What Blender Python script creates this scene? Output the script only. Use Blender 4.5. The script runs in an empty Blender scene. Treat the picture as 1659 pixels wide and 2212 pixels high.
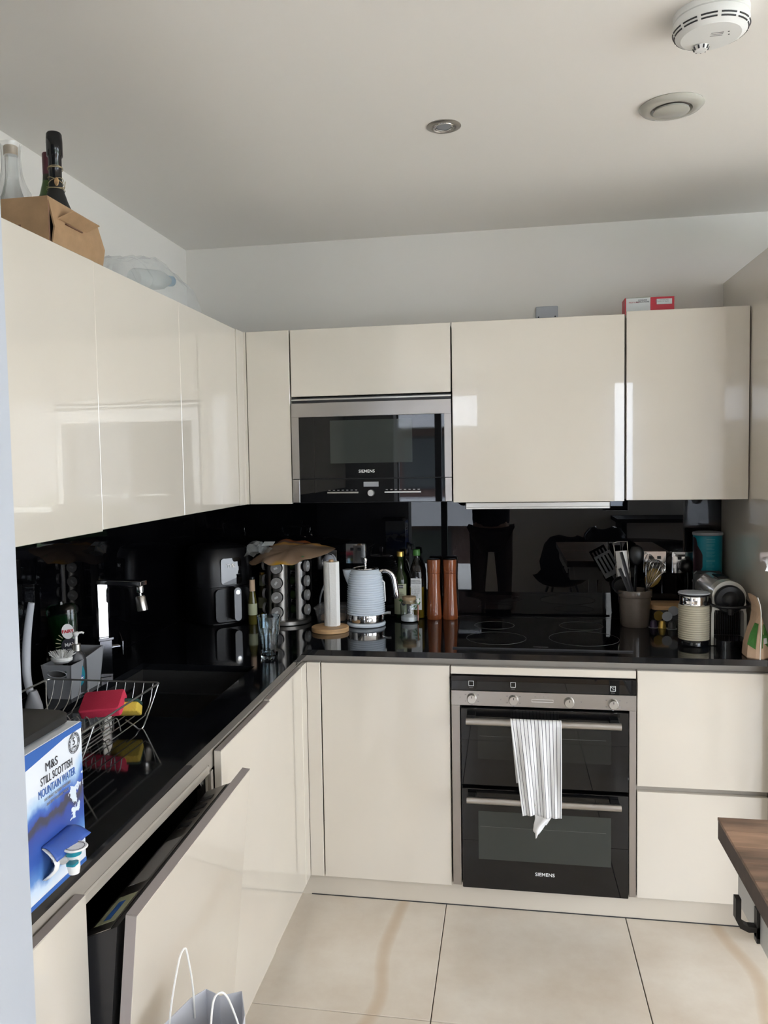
import bpy, bmesh, math, random
from mathutils import Vector, Matrix
random.seed(7)
C = bpy.context.scene.collection
PI = math.pi
# ---------------------------------------------------------------- camera
CAM = (1.33687, -3.37803, 1.54192)
def cam_axes(yaw, p, r):
    F = Vector((-math.sin(yaw)*math.cos(p), math.cos(yaw)*math.cos(p), math.sin(p)))
    R = Vector((math.cos(yaw), math.sin(yaw), 0)); U = R.cross(F)
    return F, math.cos(r)*R+math.sin(r)*U, -math.sin(r)*R+math.cos(r)*U
cd = bpy.data.cameras.new('camera'); cam = bpy.data.objects.new('camera', cd); C.objects.link(cam)
F_, R_, U_ = cam_axes(.178595, -.0605586, -.0180917)
M = Matrix((R_, U_, -F_)).transposed().to_4x4(); M.translation = Vector(CAM); cam.matrix_world = M
cd.sensor_fit = 'VERTICAL'; cd.sensor_height = 24.0; cd.lens = 1779.32/2212*24.0
cd.shift_x = 54.44/2212; cd.shift_y = -2.0/2212; cd.clip_start = .02; cd.clip_end = 300
bpy.context.scene.camera = cam
# ---------------------------------------------------------------- world, lights, exposure
W = bpy.data.worlds.new('sky'); bpy.context.scene.world = W; W.use_nodes = True
nt = W.node_tree; nt.nodes.clear()
wo = nt.nodes.new('ShaderNodeOutputWorld'); bg = nt.nodes.new('ShaderNodeBackground')
nz = nt.nodes.new('ShaderNodeTexNoise'); nz.inputs['Scale'].default_value = 3.2; nz.inputs['Detail'].default_value = 5
cr = nt.nodes.new('ShaderNodeValToRGB'); cr.color_ramp.elements[0].position = .38; cr.color_ramp.elements[0].color = (.62, .76, 1.0, 1)
cr.color_ramp.elements[1].position = .62; cr.color_ramp.elements[1].color = (.93, .97, 1, 1)
tc = nt.nodes.new('ShaderNodeTexCoord')
nt.links.new(tc.outputs['Generated'], nz.inputs['Vector']); nt.links.new(nz.outputs['Fac'], cr.inputs['Fac'])
nt.links.new(cr.outputs['Color'], bg.inputs['Color'])
# overcast sky: three times as bright overhead as at the horizon
sx_ = nt.nodes.new('ShaderNodeSeparateXYZ'); nt.links.new(tc.outputs['Generated'], sx_.inputs[0])
mr_ = nt.nodes.new('ShaderNodeMapRange'); mr_.inputs['From Min'].default_value = 0; mr_.inputs['From Max'].default_value = 1
SKY = 9.0; mr_.inputs['To Min'].default_value = .62*SKY; mr_.inputs['To Max'].default_value = 1.86*SKY
nt.links.new(sx_.outputs['Z'], mr_.inputs['Value']); nt.links.new(mr_.outputs[0], bg.inputs['Strength'])
nt.links.new(bg.outputs[0], wo.inputs[0])
def portal(loc, rot, sx, sy):
    l = bpy.data.lights.new('window_portal', 'AREA'); l.shape = 'RECTANGLE'; l.size = sx; l.size_y = sy
    l.cycles.is_portal = True
    o = bpy.data.objects.new('window_portal', l); C.objects.link(o); o.location = loc; o.rotation_euler = rot
portal((.62, -6.02, 1.16), (PI/2, 0, 0), .92, 2.32)        # balcony door
portal((2.505, -6.02, 1.64), (PI/2, 0, 0), .27, 1.38)      # narrow window over the desk
portal((4.7, -6.02, 1.205), (PI/2, 0, 0), 2.4, 2.25)       # window right of it
portal((6.22, -3.2, 1.17), (PI/2, 0, PI/2), 3.2, 2.34)     # sliding doors on the right
vs = bpy.context.scene.view_settings
vs.view_transform = 'Standard'; vs.look = 'None'; vs.gamma = 1; vs.use_curve_mapping = False; vs.exposure = 0.85
# ---------------------------------------------------------------- materials
def nodemat(name):
    m = bpy.data.materials.new(name); m.use_nodes = True
    return m, m.node_tree, m.node_tree.nodes['Principled BSDF']
def mat(name, col, rough=.5, metal=0, coat=0, spec=.5, noise=0, nscale=20, bump=0, bscale=200, trans=0, ior=1.45, emit=0, stretch=None, rand=0):
    m, t, b = nodemat(name)
    b.inputs['Base Color'].default_value = (*col, 1); b.inputs['Roughness'].default_value = rough
    b.inputs['Metallic'].default_value = metal; b.inputs['Coat Weight'].default_value = coat
    b.inputs['Coat Roughness'].default_value = .02; b.inputs['Specular IOR Level'].default_value = spec
    b.inputs['Transmission Weight'].default_value = trans; b.inputs['IOR'].default_value = ior
    if emit: b.inputs['Emission Color'].default_value = (*col, 1); b.inputs['Emission Strength'].default_value = emit
    if noise or bump or rand:
        tc = t.nodes.new('ShaderNodeTexCoord'); mp = t.nodes.new('ShaderNodeMapping'); t.links.new(tc.outputs['Object'], mp.inputs['Vector'])
        if stretch: mp.inputs['Scale'].default_value = stretch
    if noise:
        n = t.nodes.new('ShaderNodeTexNoise'); n.inputs['Scale'].default_value = nscale; n.inputs['Detail'].default_value = 6
        t.links.new(mp.outputs[0], n.inputs['Vector'])
        r = t.nodes.new('ShaderNodeValToRGB'); r.color_ramp.elements[0].position = .3; r.color_ramp.elements[1].position = .7
        r.color_ramp.elements[0].color = (*[max(0, c*(1-noise)) for c in col], 1); r.color_ramp.elements[1].color = (*[min(1, c*(1+noise)) for c in col], 1)
        t.links.new(n.outputs['Fac'], r.inputs['Fac']); t.links.new(r.outputs['Color'], b.inputs['Base Color'])
        last = r.outputs['Color']
    if rand:
        oi = t.nodes.new('ShaderNodeObjectInfo'); hs = t.nodes.new('ShaderNodeHueSaturation')
        mr = t.nodes.new('ShaderNodeMapRange'); mr.inputs['To Min'].default_value = 1-rand; mr.inputs['To Max'].default_value = 1+rand
        t.links.new(oi.outputs['Random'], mr.inputs['Value']); t.links.new(mr.outputs[0], hs.inputs['Value'])
        if noise: t.links.new(last, hs.inputs['Color'])
        else: hs.inputs['Color'].default_value = (*col, 1)
        t.links.new(hs.outputs[0], b.inputs['Base Color'])
    if bump:
        n2 = t.nodes.new('ShaderNodeTexNoise'); n2.inputs['Scale'].default_value = bscale
        t.links.new(mp.outputs[0], n2.inputs['Vector'])
        bm = t.nodes.new('ShaderNodeBump'); bm.inputs['Strength'].default_value = bump; bm.inputs['Distance'].default_value = .002
        t.links.new(n2.outputs['Fac'], bm.inputs['Height']); t.links.new(bm.outputs[0], b.inputs['Normal'])
    return m
MT = {}
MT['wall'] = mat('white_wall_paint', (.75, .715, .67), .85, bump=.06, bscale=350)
MT['wall_toned'] = mat('toned_down_wall_paint', (.47, .50, .55), .7, bump=.05, bscale=300)  # greyer and bluer than the wall paint, to offset strong window light
MT['ceil'] = mat('ceiling_paint', (.86, .83, .785), .9, bump=.03, bscale=300)
MT['cream'] = mat('cream_gloss_lacquer', (.69, .635, .55), .12, coat=1.0, noise=.015, nscale=3)
MT['edge'] = mat('taupe_door_edge', (.36, .32, .31), .35)
MT['taupe'] = mat('taupe_satin_rail', (.36, .325, .28), .35, metal=.0)
MT['carc'] = mat('cream_carcass', (.50, .46, .40), .5)
MT['plinth'] = mat('cream_plinth', (.62, .56, .47), .35, coat=.3)
MT['granite'] = mat('black_polished_stone', (.006, .0065, .008), .06, spec=.5, noise=.9, nscale=500)
MT['splash'] = mat('black_glass', (.0015, .0015, .002), .0, spec=.38)
MT['blackgl'] = mat('oven_black_glass', (.004, .004, .0045), .015, spec=.6)
MT['oven_win'] = mat('oven_window_glass', (.035, .04, .036), .03, spec=.6)
MT['steel'] = mat('brushed_steel', (.46, .44, .42), .28, metal=1, bump=.05, bscale=80, stretch=(1, 60, 60))
MT['steelv'] = mat('brushed_steel_upright', (.44, .41, .39), .33, metal=1, bump=.05, bscale=80, stretch=(40, 40, 1))
MT['rackst'] = mat('dimmed_brushed_steel', (.30, .285, .27), .38, metal=1, bump=.05, bscale=80, stretch=(40, 40, 1))  # brushed steel darkened to hold down its bright reflections
MT['tapdark'] = mat('chrome_dark_reflection', (.10, .10, .11), .12, metal=1)  # lower tap chrome with its dark reflection put into the colour
MT['olive'] = mat('olive_bottle_glass', (.07, .06, .012), .12)
MT['lidm'] = mat('satin_lid', (.42, .41, .40), .35, metal=.35)
MT['silver'] = mat('chrome_bright_reflection', (.50, .49, .48), .18, metal=.4, coat=.5)  # chrome barrel: bright reflection put into a paler, less metallic colour
MT['mustard'] = mat('mustard_plastic', (.22, .14, .03), .4)
MT['chrome'] = mat('polished_chrome', (.75, .75, .76), .05, metal=1)
MT['alu'] = mat('satin_aluminium', (.60, .59, .56), .3, metal=1)
MT['black'] = mat('black_plastic', (.006, .006, .007), .32, spec=.35)
MT['blackm'] = mat('black_matt', (.010, .010, .010), .6)
MT['blackg'] = mat('black_gloss_plastic', (.005, .005, .006), .08)
MT['dark'] = mat('dark_grey_plastic', (.03, .03, .033), .35)
MT['grey'] = mat('grey_plastic', (.27, .28, .30), .5)
MT['greyl'] = mat('light_grey_plastic', (.42, .44, .48), .45)
MT['white'] = mat('white_plastic', (.80, .80, .78), .35)
MT['whitet'] = mat('white_print', (.85, .85, .85), .5)
MT['darkt'] = mat('dark_print', (.03, .03, .04), .5)
MT['linem'] = mat('dim_grey', (.10, .105, .10), .4)
MT['oven_win2'] = mat('dim_oven_window_glass', (.012, .013, .012), .03, spec=.6)
MT['greyt'] = mat('grey_print', (.28, .27, .27), .5)
MT['bluet'] = mat('blue_print', (.03, .12, .42), .5)
MT['granitesink'] = mat('dark_composite_stone', (.020, .020, .020), .45, noise=.4, nscale=700)
MT['porc'] = mat('pale_blue_enamel', (.66, .73, .80), .18, coat=.6)
MT['card'] = mat('kraft_cardboard', (.40, .25, .135), .8, noise=.10, nscale=25, bump=.1)
MT['cardd'] = mat('kraft_cardboard_core', (.20, .11, .07), .9)
MT['bamboo'] = mat('bamboo', (.52, .32, .155), .45, noise=.22, nscale=18, stretch=(1, 1, 8))
MT['mill'] = mat('varnished_red_wood', (.23, .065, .022), .2, coat=.6, noise=.35, nscale=30, stretch=(1.5, 1.5, .12))
MT['paper'] = mat('embossed_paper', (.85, .84, .81), .9, bump=.5, bscale=160)
MT['taupecer'] = mat('taupe_glazed_stoneware', (.125, .10, .082), .2, coat=.5, noise=.06, nscale=40)
MT['teal'] = mat('teal_tin', (.0, .20, .27), .35)
MT['choc'] = mat('chocolate_print', (.022, .006, .010), .4)
MT['creampl'] = mat('cream_plastic', (.48, .44, .33), .3, coat=.3)
MT['creampg'] = mat('cream_grey_plastic', (.47, .46, .41), .25, coat=.5)
MT['kraft'] = mat('kraft_paper', (.50, .35, .24), .75, noise=.08, nscale=30)
MT['green'] = mat('green_print', (.045, .17, .03), .4)
MT['red'] = mat('red_print', (.55, .02, .04), .4)
MT['redsp'] = mat('red_sponge_cloth', (.62, .035, .085), .85, bump=.4, bscale=300)
MT['yelsp'] = mat('yellow_sponge', (.62, .44, .06), .9, bump=.8, bscale=250)
MT['grnsp'] = mat('green_scourer', (.02, .06, .05), .95, bump=.8, bscale=400)
MT['wire'] = mat('coated_grey_wire', (.32, .32, .31), .3, metal=.8)
MT['salt'] = mat('white_salt', (.85, .85, .84), .9, bump=.6, bscale=500)
MT['gold'] = mat('gold_cap', (.55, .38, .10), .3, metal=.8)
MT['purple'] = mat('purple_capsule', (.035, .02, .05), .35, noise=.2)
MT['twine'] = mat('twine', (.42, .34, .20), .9)
MT['cork'] = mat('cork', (.40, .29, .17), .9, noise=.2, nscale=80)
MT['winered'] = mat('wine_red_capsule', (.10, .02, .03), .4)
MT['hookm'] = mat('black_iron', (.012, .011, .011), .4)
MT['painted'] = mat('white_grey_painted_wood', (.55, .54, .52), .5)
MT['wood'] = mat('dark_stained_wood', (.235, .145, .098), .42, noise=.5, nscale=6, stretch=(.9, 7, 7), rand=.42)
MT['woodside'] = mat('dark_stained_wood_edge', (.055, .034, .026), .5, noise=.3, nscale=8, stretch=(.6, 6, 6))
MT['floorwood'] = mat('oak_boards', (.46, .32, .19), .4, noise=.3, nscale=4, stretch=(1, 8, 1))
MT['grout'] = mat('grout', (.16, .13, .11), .9)
MT['brick'] = mat('red_brick', (.11, .065, .055), .9, noise=.3, nscale=6)
MT['panelw'] = mat('pale_cladding', (.62, .60, .62), .6)
MT['terr'] = mat('pale_bounce_terrace', (.62, .60, .56), .8)
MT['ground'] = mat('ground', (.16, .18, .13), .9, noise=.3, nscale=.3)
MT['leaf'] = mat('leaf_green', (.05, .12, .03), .8, noise=.4, nscale=8)
MT['cloth'] = mat('dark_cloth', (.012, .014, .022), .85)
MT['jeans'] = mat('brown_trousers', (.035, .022, .016), .9)
MT['skin'] = mat('skin', (.50, .30, .22), .5)
MT['hair'] = mat('dark_hair', (.02, .013, .01), .6)
MT['gold2'] = mat('straw_liquid_olive', (.20, .13, .01), .15)
MT['label'] = mat('pale_green_label', (.38, .40, .26), .6)
MT['labelw'] = mat('white_label', (.70, .72, .72), .6)
def glass(name, col, rough=0.0, ior=1.45, alpha=None):
    m = mat(name, col, rough, trans=1, ior=ior)
    return m
MT['glass'] = glass('clear_glass', (.93, .97, .98))
MT['bglass'] = glass('bluish_tumbler_glass', (.80, .91, .97))
MT['ggreen'] = glass('dark_green_glass', (.05, .10, .02))
MT['clearpl'] = glass('clear_plastic', (.93, .95, .95), .12, 1.3)
MT['fairy'] = glass('green_liquid_plastic', (.012, .10, .055), .08)
MT['darkglass'] = mat('dark_bottle_glass', (.015, .025, .008), .06)
def thin(name, col, op, rough=.05, gl=.12, bump=0):
    m = bpy.data.materials.new(name); m.use_nodes = True; t = m.node_tree; t.nodes.clear()
    o = t.nodes.new('ShaderNodeOutputMaterial'); tr = t.nodes.new('ShaderNodeBsdfTransparent'); tr.inputs[0].default_value = (1, 1, 1, 1)
    df = t.nodes.new('ShaderNodeBsdfDiffuse'); df.inputs[0].default_value = (*col, 1)
    gs = t.nodes.new('ShaderNodeBsdfGlossy'); gs.inputs['Roughness'].default_value = rough; gs.inputs[0].default_value = (.9, .9, .9, 1)
    m1 = t.nodes.new('ShaderNodeMixShader'); m1.inputs[0].default_value = op; m2 = t.nodes.new('ShaderNodeMixShader'); m2.inputs[0].default_value = gl
    t.links.new(tr.outputs[0], m1.inputs[1]); t.links.new(df.outputs[0], m1.inputs[2])
    t.links.new(m1.outputs[0], m2.inputs[1]); t.links.new(gs.outputs[0], m2.inputs[2]); t.links.new(m2.outputs[0], o.inputs[0])
    return m
MT['pane'] = thin('window_pane', (.5, .6, .6), .02, .0, .05)
MT['film'] = thin('clear_film', (.75, .78, .78), .26, .12, .12)
MT['filmb'] = thin('bubble_film', (.72, .72, .70), .22, .25, .08)
MT['foodbox'] = thin('clear_food_box', (.55, .55, .55), .22, .15, .12)
# water-colour box print: white top, blue wash below, on a face in the y-z plane
def watercolour():
    m, t, b = nodemat('watercolour_print'); b.inputs['Roughness'].default_value = .35
    tc = t.nodes.new('ShaderNodeTexCoord'); sp = t.nodes.new('ShaderNodeSeparateXYZ'); t.links.new(tc.outputs['Object'], sp.inputs[0])
    n = t.nodes.new('ShaderNodeTexNoise'); n.inputs['Scale'].default_value = 16; n.inputs['Detail'].default_value = 7; t.links.new(tc.outputs['Object'], n.inputs['Vector'])
    n2 = t.nodes.new('ShaderNodeTexNoise'); n2.inputs['Scale'].default_value = 34; n2.inputs['Detail'].default_value = 5; t.links.new(tc.outputs['Object'], n2.inputs['Vector'])
    def mth(op, a, bb):
        q = t.nodes.new('ShaderNodeMath'); q.operation = op
        for i, v in enumerate((a, bb)):
            if isinstance(v, (int, float)): q.inputs[i].default_value = v
            else: t.links.new(v, q.inputs[i])
        return q.outputs[0]
    # height along the box, z 0 .. .232 ; warp by noise
    z = mth('ADD', sp.outputs['Z'], mth('MULTIPLY', mth('SUBTRACT', n.outputs['Fac'], .5), .075))
    z = mth('SUBTRACT', z, mth('MULTIPLY', sp.outputs['Y'], .12))
    r = t.nodes.new('ShaderNodeValToRGB'); t.links.new(mth('DIVIDE', z, .232), r.inputs['Fac'])
    e = r.color_ramp.elements; e[0].position = 0; e[0].color = (.72, .76, .82, 1); e[1].position = .10; e[1].color = (.55, .68, .85, 1)
    for p, c in ((.16, (.10, .25, .58)), (.26, (.035, .10, .40)), (.40, (.04, .075, .34)), (.445, (.06, .06, .09)), (.48, (.07, .065, .10)), (.495, (.04, .08, .36)), (.54, (.06, .16, .52)), (.60, (.42, .60, .80)), (.67, (.76, .80, .86))):
        q = e.new(p); q.color = (*c, 1)
    # white torn patches on the lower right
    w = mth('GREATER_THAN', mth('ADD', n2.outputs['Fac'], mth('MULTIPLY', sp.outputs['Y'], 2.2)), .87)
    band = mth('MULTIPLY', mth('GREATER_THAN', z, .075), mth('LESS_THAN', z, .125))
    w = mth('MULTIPLY', w, band)
    mx = t.nodes.new('ShaderNodeMixRGB'); t.links.new(w, mx.inputs[0]); t.links.new(r.outputs[0], mx.inputs[1]); mx.inputs[2].default_value = (.68, .76, .84, 1)
    t.links.new(mx.outputs[0], b.inputs['Base Color'])
    return m
MT['water'] = watercolour()
def stripes():
    m, t, b = nodemat('striped_cotton'); b.inputs['Roughness'].default_value = .95
    uv = t.nodes.new('ShaderNodeUVMap'); sp = t.nodes.new('ShaderNodeSeparateXYZ'); t.links.new(uv.outputs[0], sp.inputs[0])
    a = t.nodes.new('ShaderNodeMath'); a.operation = 'FRACT'; t.links.new(sp.outputs[0], a.inputs[0])
    c = t.nodes.new('ShaderNodeMath'); c.operation = 'LESS_THAN'; t.links.new(a.outputs[0], c.inputs[0]); c.inputs[1].default_value = .15
    mx = t.nodes.new('ShaderNodeMixRGB'); t.links.new(c.outputs[0], mx.inputs[0]); mx.inputs[1].default_value = (.80, .80, .81, 1); mx.inputs[2].default_value = (.035, .037, .06, 1)
    t.links.new(mx.outputs[0], b.inputs['Base Color'])
    return m
MT['stripe'] = stripes()
def tilemat():
    m, t, b = nodemat('beige_stone_tile'); b.inputs['Roughness'].default_value = .28
    tc = t.nodes.new('ShaderNodeNewGeometry')
    n = t.nodes.new('ShaderNodeTexNoise'); n.inputs['Scale'].default_value = 2.6; n.inputs['Detail'].default_value = 9; n.inputs['Roughness'].default_value = .65
    t.links.new(tc.outputs['Position'], n.inputs['Vector'])
    r = t.nodes.new('ShaderNodeValToRGB'); r.color_ramp.elements[0].position = .32; r.color_ramp.elements[0].color = (.68, .58, .47, 1)
    r.color_ramp.elements[1].position = .68; r.color_ramp.elements[1].color = (.84, .77, .67, 1); t.links.new(n.outputs['Fac'], r.inputs['Fac'])
    n3 = t.nodes.new('ShaderNodeTexWave'); n3.wave_type = 'BANDS'; n3.bands_direction = 'X'; n3.inputs['Scale'].default_value = .30; n3.inputs['Distortion'].default_value = 3.0
    n3.inputs['Detail'].default_value = 3; n3.inputs['Detail Scale'].default_value = 1.2; n3.inputs['Phase Offset'].default_value = 3.2
    t.links.new(tc.outputs['Position'], n3.inputs['Vector'])
    v = t.nodes.new('ShaderNodeValToRGB'); v.color_ramp.elements[0].position = .9985; v.color_ramp.elements[0].color = (0, 0, 0, 1)
    v.color_ramp.elements[1].position = .9995; v.color_ramp.elements[1].color = (1, 1, 1, 1)
    t.links.new(n3.outputs['Fac'], v.inputs['Fac'])
    ml = t.nodes.new('ShaderNodeMath'); ml.operation = 'MULTIPLY'; ml.inputs[1].default_value = .5; t.links.new(v.outputs[0], ml.inputs[0])
    mx = t.nodes.new('ShaderNodeMixRGB'); t.links.new(ml.outputs[0], mx.inputs[0]); t.links.new(r.outputs[0], mx.inputs[1]); mx.inputs[2].default_value = (.55, .38, .22, 1)
    t.links.new(mx.outputs[0], b.inputs['Base Color'])
    return m
MT['tile'] = tilemat()
def breadmat():
    m, t, b = nodemat('printed_wrap_bag'); b.inputs['Roughness'].default_value = .2
    tc = t.nodes.new('ShaderNodeTexCoord'); sp = t.nodes.new('ShaderNodeSeparateXYZ'); t.links.new(tc.outputs['Object'], sp.inputs[0])
    n = t.nodes.new('ShaderNodeTexNoise'); n.inputs['Scale'].default_value = 9; t.links.new(tc.outputs['Object'], n.inputs['Vector'])
    a = t.nodes.new('ShaderNodeMath'); a.operation = 'MULTIPLY_ADD'; t.links.new(n.outputs[0], a.inputs[0]); a.inputs[1].default_value = .10; t.links.new(sp.outputs[1], a.inputs[2])
    r = t.nodes.new('ShaderNodeValToRGB'); mr = t.nodes.new('ShaderNodeMapRange'); mr.inputs[1].default_value = -.10; mr.inputs[2].default_value = .20
    t.links.new(a.outputs[0], mr.inputs[0]); t.links.new(mr.outputs[0], r.inputs[0])
    e = r.color_ramp.elements; e[0].position = .02; e[0].color = (.55, .30, .01, 1); e[1].position = .14; e[1].color = (.30, .20, .13, 1)
    for p, c in ((.60, (.26, .18, .12)), (.66, (.50, .25, .06)), (.74, (.12, .09, .08)), (.85, (.35, .10, .03))):
        q = e.new(p); q.color = (*c, 1)
    t.links.new(r.outputs[0], b.inputs['Base Color'])
    return m
MT['bread'] = breadmat()
# ---------------------------------------------------------------- helpers
OFF = {}
def thing(name, label, cat, loc=(0, 0, 0), group=None, rotz=0):
    o = bpy.data.objects.new(name, None); C.objects.link(o); o.location = loc; o.rotation_euler = (0, 0, rotz)
    o.empty_display_size = .05; o['label'] = label; o['category'] = cat
    if group: o['group'] = group
    OFF[o] = Vector(loc); return o
def tag(o, label=None, cat=None, group=None, kind=None):
    for k, v in (('label', label), ('category', cat), ('group', group), ('kind', kind)):
        if v: o[k] = v
    return o
def obj(name, bm, m, parent=None, world=False, smooth=False, label=None):
    """world=True: bm is in world coordinates and is moved into the (unrotated) parent's frame"""
    off = OFF.get(parent, Vector()) if parent else Vector()
    if world and parent: bmesh.ops.translate(bm, verts=bm.verts, vec=-off)
    me = bpy.data.meshes.new(name); bm.to_mesh(me); bm.free()
    me.materials.append(MT[m] if isinstance(m, str) else m)
    if smooth:
        for p in me.polygons: p.use_smooth = True
        try: me.set_sharp_from_angle(angle=math.radians(40))
        except Exception: pass
    o = bpy.data.objects.new(name, me); C.objects.link(o)
    if parent: o.parent = parent; OFF[o] = off
    else: OFF[o] = Vector()
    if label: o['label'] = label
    return o
def box(a, b, bev=0, bm=None, seg=1):
    nb = bmesh.new(); bmesh.ops.create_cube(nb, size=1)
    for v in nb.verts:
        v.co = Vector([a[i]+(v.co[i]+.5)*(b[i]-a[i]) for i in range(3)])
    if bev: bmesh.ops.bevel(nb, geom=list(nb.edges), offset=bev, segments=seg, affect='EDGES', clamp_overlap=True)
    return merge(bm, nb)
def merge(bm, nb):
    if bm is None: return nb
    me = bpy.data.meshes.new('tmp'); nb.to_mesh(me); nb.free(); bm.from_mesh(me); bpy.data.meshes.remove(me); return bm
def xf(bm, mtx): bmesh.ops.transform(bm, matrix=mtx, verts=bm.verts); return bm
def lathe(prof, c=(0, 0, 0), seg=32, bm=None, close=False, sx=1, sy=1, lobes=0, lamp=0):
    nb = bmesh.new(); rings = []
    for r, z in prof:
        if r <= 1e-6: rings.append([nb.verts.new((0, 0, z))])
        else:
            ring = []
            for i in range(seg):
                a = 2*PI*i/seg; rr = r*(1+(lamp*math.cos(lobes*a) if lobes else 0))
                ring.append(nb.verts.new((rr*math.cos(a)*sx, rr*math.sin(a)*sy, z)))
            rings.append(ring)
    for A, B in zip(rings, rings[1:]):
        if len(A) == 1 and len(B) == 1: continue
        for i in range(seg):
            j = (i+1) % seg
            if len(A) == 1: nb.faces.new((A[0], B[j], B[i]))
            elif len(B) == 1: nb.faces.new((A[i], A[j], B[0]))
            else: nb.faces.new((A[i], A[j], B[j], B[i]))
    bmesh.ops.recalc_face_normals(nb, faces=nb.faces)
    xf(nb, Matrix.Translation(c)); return merge(bm, nb)
def cyl(p0, p1, r, seg=20, bm=None, r2=None):
    p0, p1 = Vector(p0), Vector(p1); d = p1-p0; nb = lathe([(0, 0), (r, 0), (r if r2 is None else r2, d.length), (0, d.length)], seg=seg)
    q = Vector((0, 0, 1)).rotation_difference(d.normalized()).to_matrix().to_4x4(); q.translation = p0
    xf(nb, q); return merge(bm, nb)
def tube(pts, r, seg=8, bm=None, cyclic=False, flat=1):
    pts = [Vector(p) for p in pts]; nb = bmesh.new(); rings = []; n = len(pts); N = None
    for i, p in enumerate(pts):
        a = pts[(i-1) % n] if (cyclic or i > 0) else p; b = pts[(i+1) % n] if (cyclic or i < n-1) else p
        t = (b-a).normalized()
        if N is None: N = t.orthogonal().normalized()
        else:
            N = (N-t*N.dot(t)); N = N.normalized() if N.length > 1e-6 else t.orthogonal().normalized()
        B = t.cross(N); rr = r[i] if isinstance(r, (list, tuple)) else r
        rings.append([nb.verts.new(p+(N*math.cos(2*PI*k/seg)*flat+B*math.sin(2*PI*k/seg))*rr) for k in range(seg)])
    m = n if cyclic else n-1
    for i in range(m):
        A, B = rings[i], rings[(i+1) % n]
        for k in range(seg): nb.faces.new((A[k], A[(k+1) % seg], B[(k+1) % seg], B[k]))
    if not cyclic: nb.faces.new(rings[0]); nb.faces.new(rings[-1])
    bmesh.ops.recalc_face_normals(nb, faces=nb.faces); return merge(bm, nb)
def smoothpts(pts, n=6):
    P = [Vector(p) for p in pts]; out = []
    for i in range(len(P)-1):
        a, b, c, d = P[max(i-1, 0)], P[i], P[i+1], P[min(i+2, len(P)-1)]
        for k in range(n):
            t = k/n; out.append(.5*((2*b)+(c-a)*t+(2*a-5*b+4*c-d)*t*t+(-a+3*b-3*c+d)*t**3))
    return out+[P[-1]]
def prism(poly, axis, lo, hi, bm=None):
    """poly in the plane normal to axis: axis x->(y,z), y->(x,z), z->(x,y)"""
    def pt(u, v, w): return {'x': (w, u, v), 'y': (u, w, v), 'z': (u, v, w)}[axis]
    nb = bmesh.new(); A = [nb.verts.new(pt(u, v, lo)) for u, v in poly]; B = [nb.verts.new(pt(u, v, hi)) for u, v in poly]
    nb.faces.new(A); nb.faces.new(list(reversed(B))); n = len(poly)
    for i in range(n): nb.faces.new((A[i], B[i], B[(i+1) % n], A[(i+1) % n]))
    bmesh.ops.recalc_face_normals(nb, faces=nb.faces); return merge(bm, nb)
def rrect(x0, x1, y0, y1, r, n=5):
    P = []
    for cx, cy, a0 in ((x1-r, y1-r, 0), (x0+r, y1-r, PI/2), (x0+r, y0+r, PI), (x1-r, y0+r, 1.5*PI)):
        for k in range(n+1): a = a0+PI/2*k/n; P.append((cx+r*math.cos(a), cy+r*math.sin(a)))
    return P
def loft(sections, bm=None, cap=True):
    """sections: list of lists of 3-D points of equal count"""
    nb = bmesh.new(); R = [[nb.verts.new(p) for p in s] for s in sections]; n = len(R[0])
    for A, B in zip(R, R[1:]):
        for i in range(n): nb.faces.new((A[i], A[(i+1) % n], B[(i+1) % n], B[i]))
    if cap: nb.faces.new(R[0]); nb.faces.new(R[-1])
    bmesh.ops.recalc_face_normals(nb, faces=nb.faces); return merge(bm, nb)
def text(name, s, size, loc, face, m, parent, align='CENTER', sx=1, ext=.0002, spacing=1, bold=0, label=None):
    cu = bpy.data.curves.new('tmptext', 'FONT'); cu.body = s; cu.size = size; cu.align_x = align; cu.align_y = 'CENTER'; cu.extrude = ext; cu.space_character = spacing
    cu.resolution_u = 3; cu.offset = bold
    t = bpy.data.objects.new('tmptext', cu); C.objects.link(t); bpy.context.view_layer.update()
    me = bpy.data.meshes.new_from_object(t.evaluated_get(bpy.context.evaluated_depsgraph_get()))
    bpy.data.objects.remove(t); bpy.data.curves.remove(cu)
    R = {'-y': Matrix.Rotation(PI/2, 4, 'X'), '+x': Matrix.Rotation(PI/2, 4, 'Z') @ Matrix.Rotation(PI/2, 4, 'X')}[face] if isinstance(face, str) else face
    off = OFF.get(parent, Vector())
    me.transform(Matrix.Translation(Vector(loc)-off) @ R @ Matrix.Diagonal((sx, 1, 1, 1))); me.name = name
    me.materials.clear(); me.materials.append(MT[m]); o = bpy.data.objects.new(name, me); C.objects.link(o); o.parent = parent; OFF[o] = off
    if label: o['label'] = label
    return o
def struct(name, bm, m): return tag(obj(name, bm, m), kind='structure')
def dup(root, loc=None, rotz=None, label=None, group=None):
    r = root.copy(); C.objects.link(r)
    if loc is not None: r.location = loc
    if rotz is not None: r.rotation_euler = (0, 0, rotz)
    if label: r['label'] = label
    if group: r['group'] = group
    for ch in list(root.children):
        c = ch.copy(); C.objects.link(c); c.parent = r
        for g in ch.children: d = g.copy(); C.objects.link(d); d.parent = c
    return r
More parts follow.
